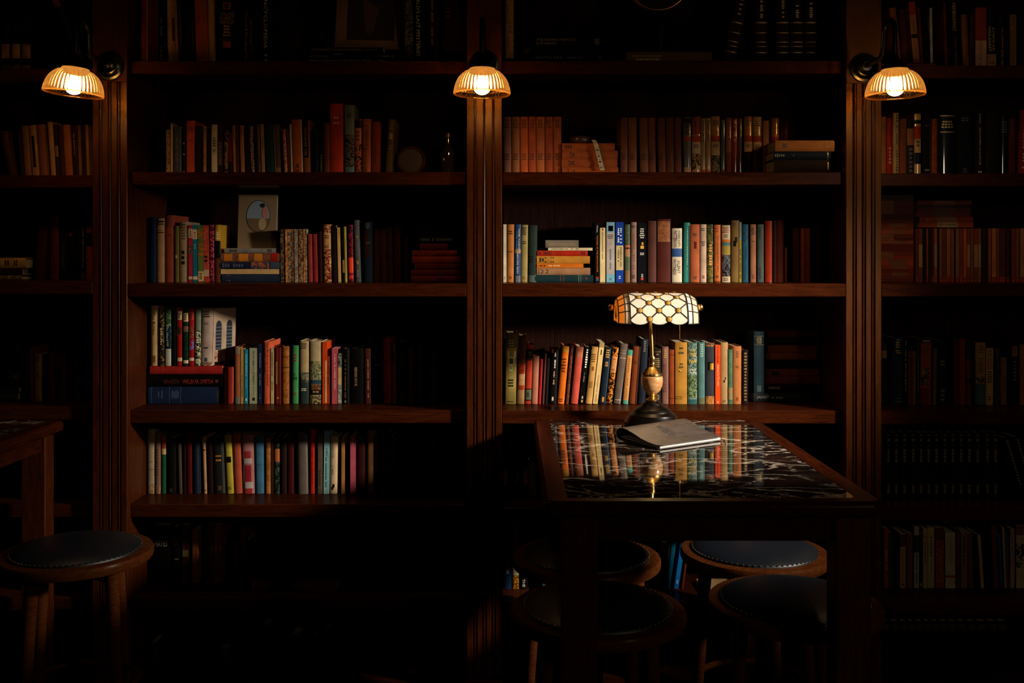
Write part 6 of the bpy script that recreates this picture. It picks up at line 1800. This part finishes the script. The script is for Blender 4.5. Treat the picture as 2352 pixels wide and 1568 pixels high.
# leaning picture frame on the flat books, top shelf
Yf = 0.20
a, b2 = W(768, 0, Yf), W(927, 0, Yf)
wf, hf = b2.x - a.x, 0.30
root = empty('framed_picture', ((a.x + b2.x) / 2, Yf, Z_FRAME))
root.rotation_euler = (math.radians(-10), math.radians(1.0), 0)
root.location.z += wf / 2 * math.sin(math.radians(1.0))
tag(root, 'tan framed dark picture propped on flat books, top shelf of left bay', 'picture frame')
book_mats('frame_tan', '#8a6038', 0.45); book_mats('mat_board', '#7c5634', 0.8); book_mats('picture_dark', '#2a1a14', 0.5); book_mats('picture_shape', '#5a3826', 0.6)
fw = 0.008
mb = MB()
for q in ((-wf / 2, -wf / 2 + fw, 0, hf), (wf / 2 - fw, wf / 2, 0, hf), (-wf / 2 + fw, wf / 2 - fw, 0, fw), (-wf / 2 + fw, wf / 2 - fw, hf - fw, hf)):
    MB().box(q[0], q[1], -0.004, 0.012, q[2], q[3], bev=0.0015).build('frame_rail', M['frame_tan'], root)
MB().box(-wf / 2 + fw, wf / 2 - fw, 0.003, 0.010, fw, hf - fw).build('mat_board', M['mat_board'], root)
pc = MB().box(-wf / 2 + 0.042, wf / 2 - 0.036, 0.001, 0.0035, 0.034, hf - 0.034).build('picture', M['picture_dark'], root)
MB().prism([(-0.012, 0.0), (0.010, 0.0), (0.030, 0.10), (-0.030, 0.14), (-0.022, 0.06)], 0, 0.0008).build('picture_figure', M['picture_shape'], pc, loc=(0, 0.0008, 0.055), rot=(math.radians(90), 0, 0))

# round copper-rimmed mirror on a stand
Yr = 0.20
c = W(1511, -48, Yr)
root = empty('round_mirror', (c.x, Yr, Z_RING))
tag(root, 'round copper-rimmed mirror on a dark stand, top shelf of bay behind lamp', 'mirror')
R_ = 71 * (DIST + Yr) / F
zc = c.z - Z_RING
MB().tube([(R_ * math.cos(2 * math.pi * k / 48), 0, zc + R_ * math.sin(2 * math.pi * k / 48)) for k in range(49)], 0.0062, 10, caps=False).build('rim', M['copper'], root, True)
MB().lathe([(0.0, -0.001), (R_ - 0.004, -0.001), (R_ - 0.004, 0.001), (0.0, 0.001)], 48).build('mirror_glass', M['dark_glass'], root, 40, loc=(0, 0, zc), rot=(math.radians(90), 0, 0))
MB().tube([(0.008, 0, zc - R_), (0.012, 0, 0.02)], [0.004, 0.006], 10).build('stem', M['black_metal'], root, True)
MB().lathe([(0.0, 0.022), (0.012, 0.020), (0.030, 0.012), (0.052, 0.006), (0.054, 0.0), (0.0, 0.0)], 32).build('stand_foot', M['black_metal'], root, 40, loc=(0.012, 0, 0))

# dark round clock and bottle, second shelf of left bay
Yk = 0.20
c = W(944, 0, Yk)
rk = 33 * (DIST + Yk) / F
root = empty('round_clock', (c.x, Yk, SZ['B'][1] + 0.0006))
tag(root, 'small dark round clock standing on second shelf of left bay', 'clock')
MB().lathe([(0.0, 0.0), (rk, 0.0), (rk, -0.03), (rk - 0.004, -0.034), (rk - 0.008, -0.032), (rk - 0.009, -0.030), (0.0, -0.030)], 40).build('case', M['wood_stool'], root, 40, loc=(0, 0.03, rk + 0.004), rot=(math.radians(-90), 0, 0))
book_mats('clock_dial', '#3a2418', 0.5)
MB().lathe([(0.0, 0.0), (rk - 0.010, 0.0), (rk - 0.010, 0.001), (0.0, 0.001)], 40).build('dial', M['clock_dial'], root, loc=(0, -0.0012, rk + 0.004), rot=(math.radians(90), 0, 0))
for s in (-1, 1):
    MB().box(s * 0.02 - 0.005, s * 0.02 + 0.005, 0.0, 0.028, 0.0, 0.012).build('foot', M['black_metal'], root)
a = W(1029, 0, Yk)
root = empty('glass_bottle', (a.x, Yk, SZ['B'][1] + 0.0006))
tag(root, 'dark glass bottle with a glinting neck, second shelf of left bay', 'bottle')
MB().lathe([(0.0, 0.0), (0.024, 0.0), (0.026, 0.004), (0.026, 0.080), (0.022, 0.094), (0.012, 0.106), (0.010, 0.116), (0.010, 0.140), (0.0, 0.140)], 28).build('glass_body', M['dark_glass'], root, 40)
MB().lathe([(0.012, 0.138), (0.013, 0.150), (0.009, 0.154), (0.0, 0.154)], 20).build('stopper', M['copper'], root, 40)

# leather tape reel and its hanging tape
Yt = 0.17
c = W(1334, 0, Yt)
Z_REEL = SZ['C'][1] + 75.0 * (DIST + Yt) / F
root = empty('tape_measure', (c.x, Yt + 0.03, Z_REEL))
tag(root, 'leather tape measure with its tape hanging over orange books, second shelf', 'tape measure')
book_mats('reel_leather', '#4a2818', 0.35); book_mats('tape_cloth', '#cdb88c', 0.6); book_mats('tape_print', '#1a140e', 0.6)
MB().lathe([(0.0, 0.026), (0.030, 0.026), (0.034, 0.023), (0.036, 0.018), (0.036, 0.008), (0.034, 0.003), (0.030, 0.0), (0.0, 0.0)], 36).build('case', M['reel_leather'], root, 30)
MB().lathe([(0.0, 0.029), (0.008, 0.029), (0.011, 0.0265), (0.0, 0.0265)], 20).build('crank_cap', M['brass_aged'], root, 40)
t0 = W(1352, 318, Yt) - Vector(root.location)
t1 = W(1383, 391, Yt - 0.012) - Vector(root.location)
tw = 10 * (DIST + Yt) / F
pth = [Vector((0.034, -0.01, 0.012)), Vector((0.045, -0.034, 0.010)), Vector((0.052, -0.047, -0.006))]
end = Vector((t1.x, -0.050, t1.z))
for k in range(1, 9):
    pth.append(pth[2].lerp(end, k / 8))
v, f = [], []
for i, p in enumerate(pth):
    for s in (-1, 1):
        for dy_ in (0.0, 0.0009):
            v.append((p.x + s * tw / 2, p.y + dy_, p.z))
for i in range(len(pth) - 1):
    A, B2 = 4 * i, 4 * i + 4
    f += [(A, B2, B2 + 2, A + 2), (A + 1, A + 3, B2 + 3, B2 + 1), (A, A + 1, B2 + 1, B2), (A + 2, B2 + 2, B2 + 3, A + 3)]
n_ = len(pth) * 4
f += [(0, 2, 3, 1), (n_ - 4, n_ - 3, n_ - 1, n_ - 2)]
tape = MB().add(v, f).build('tape', M['tape_cloth'], root)
mb = MB()
d_ = (end - pth[2])
for i, s in enumerate(('5', '4', '8', '2')):
    q = pth[2] + d_ * (0.24 + 0.22 * i)
    vs, fs, tw_, th_ = text_geom(s)
    mb.add([(q.x + (b2_ - 0.5) * tw * 0.62, q.y - 0.0012, q.z - (a_ - 0.5) * 0.010) for a_, b2_ in vs], fs)
    mb.add([(q.x - tw / 2 - 0.003, q.y - 0.0012, q.z + 0.0085), (q.x + tw / 2 - 0.003, q.y - 0.0012, q.z + 0.0085), (q.x + tw / 2 - 0.003, q.y - 0.0012, q.z + 0.0095), (q.x - tw / 2 - 0.003, q.y - 0.0012, q.z + 0.0095)], [(0, 1, 2, 3)])
mb.build('lettering', M['tape_print'], tape)

# picture book with the oval illustration, third shelf of left bay
Yo = 0.235
a, b2 = W(545, 446, Yo), W(634, 446, Yo)
wo, ho = b2.x - a.x, a.z - Z_OVAL
root = empty('picture_book', ((a.x + b2.x) / 2, Yo, Z_OVAL))
root.rotation_euler = (math.radians(-5), 0, 0)
tag(root, 'beige book standing face out with an oval picture, third shelf of left bay', 'book', 'books on the third shelf of the left bay')
book_mats('beige_cloth', '#7e6443', 0.7); book_mats('oval_rim', '#2a1a12', 0.6)
MB().box(-wo / 2, wo / 2, 0.0, 0.003, 0, ho, bev=0.0008).build('front_board', M['beige_cloth'], root)
MB().box(-wo / 2, wo / 2, 0.015, 0.018, 0, ho, bev=0.0008).build('back_board', M['beige_cloth'], root)
MB().box(-wo / 2, -wo / 2 + 0.003, 0.003, 0.015, 0, ho).build('spine', M['beige_cloth'], root)
MB().box(-wo / 2 + 0.003, wo / 2 - 0.003, 0.003, 0.015, 0.003, ho - 0.003).build('page_block', M['paper'], root)
px = (DIST + Yo) / F
ocx, ocz = (591.5 - 589.5) * px, ho - (496 - 446) * px
def oval(rx, rz, y0, y1, name, mat, par, x=ocx, z=ocz, clip=None):
    pts = [(rx * math.cos(2 * math.pi * k / 40), rz * math.sin(2 * math.pi * k / 40)) for k in range(40)]
    if clip:
        pts = [(x_, min(max(z_, clip[0]), clip[1])) for x_, z_ in pts]
    n = len(pts)
    v = [(x + x_, y0, z + z_) for x_, z_ in pts] + [(x + x_, y1, z + z_) for x_, z_ in pts]
    f = [tuple(range(n)), tuple(range(n, 2 * n))[::-1]] + [(i, i + n, (i + 1) % n + n, (i + 1) % n) for i in range(n)]
    return MB().add(v, f).build(name, M[mat], par)
rim = oval(27.5 * px, 37.5 * px, -0.0006, 0.0006, 'oval_border', 'oval_rim', root)
book_mats('pic_sky', '#7c8890', 0.6); book_mats('pic_field', '#6a5038', 0.6); book_mats('pic_path', '#a88a60', 0.6); book_mats('pic_pink', '#b07060', 0.6); book_mats('pic_dark', '#1c1814', 0.6)
oval(26.2 * px, 36 * px, -0.0010, 0.0002, 'picture_sky', 'pic_sky', rim)
oval(26.2 * px, 36 * px, -0.0013, 0.0002, 'picture_field', 'pic_field', rim, clip=(-36 * px, -5 * px))
oval(9 * px, 14 * px, -0.0016, 0.0, 'picture_path', 'pic_path', rim, ocx + 10 * px, ocz - 18 * px)
oval(7 * px, 14 * px, -0.0019, 0.0, 'picture_figure', 'pic_pink', rim, ocx + 16 * px, ocz + 8 * px)
oval(5.5 * px, 5 * px, -0.0022, 0.0, 'picture_head', 'pic_dark', rim, ocx + 10 * px, ocz + 25 * px)

# little folding camera on the flat books, fourth shelf of far-left bay
Yc = 0.18
a = W(-40, 0, Yc); b2 = W(27, 0, Yc)
root = empty('old_camera', ((a.x + b2.x) / 2, Yc, Z_CAM))
tag(root, 'old black camera with brass lens ring lying on flat books', 'camera')
wc = b2.x - a.x
hc = 38 * (DIST + Yc) / F
MB().box(-wc / 2, wc / 2, 0, 0.09, 0, hc, bev=0.003).build('body', M['black_metal'], root)
book_mats('camera_leather', '#5a3422', 0.6)
MB().lathe([(0.022, 0.0), (hc / 2, 0.0), (hc / 2, 0.008), (hc / 2 - 0.004, 0.009), (0.022, 0.009)], 36, closed=True).build('lens_ring', M['brass'], root, 40, loc=(wc / 2, 0.045, hc / 2), rot=(0, math.radians(90), 0))
MB().lathe([(0.0, 0.0), (hc / 2 - 0.004, 0.0), (hc / 2 - 0.004, 0.022), (0.0, 0.024)], 36).build('lens_barrel', M['camera_leather'], root, 40, loc=(wc / 2 + 0.009, 0.045, hc / 2), rot=(0, math.radians(90), 0))
MB().lathe([(0.0, 0.0), (0.007, 0.0), (0.007, 0.003), (0.005, 0.005), (0.0, 0.005)], 18).build('dial', M['brass_aged'], root, 40, loc=(wc / 2 - 0.012, 0.0, hc * 0.55), rot=(math.radians(90), 0, 0))

# pewter dish lying on the paperbacks, sixth shelf of far-right bay
c = W(2171, 1212, 0.25)
ztop = W(0, 1212, 0.17).z + 0.003
root = empty('pewter_dish', (c.x, 0.235, ztop))
tag(root, 'small pewter dish resting on top of paperbacks, sixth shelf', 'dish')
MB().lathe([(0.018, 0.0), (0.030, 0.008), (0.037, 0.013), (0.038, 0.0145), (0.036, 0.0145), (0.029, 0.010), (0.017, 0.003), (0.0, 0.003)], 36).build('bowl', M['pewter'], root, 40)
MB().lathe([(0.0, 0.0), (0.019, 0.0), (0.018, 0.0015), (0.0, 0.0025)], 36).build('foot_ring', M['pewter'], root, 40)
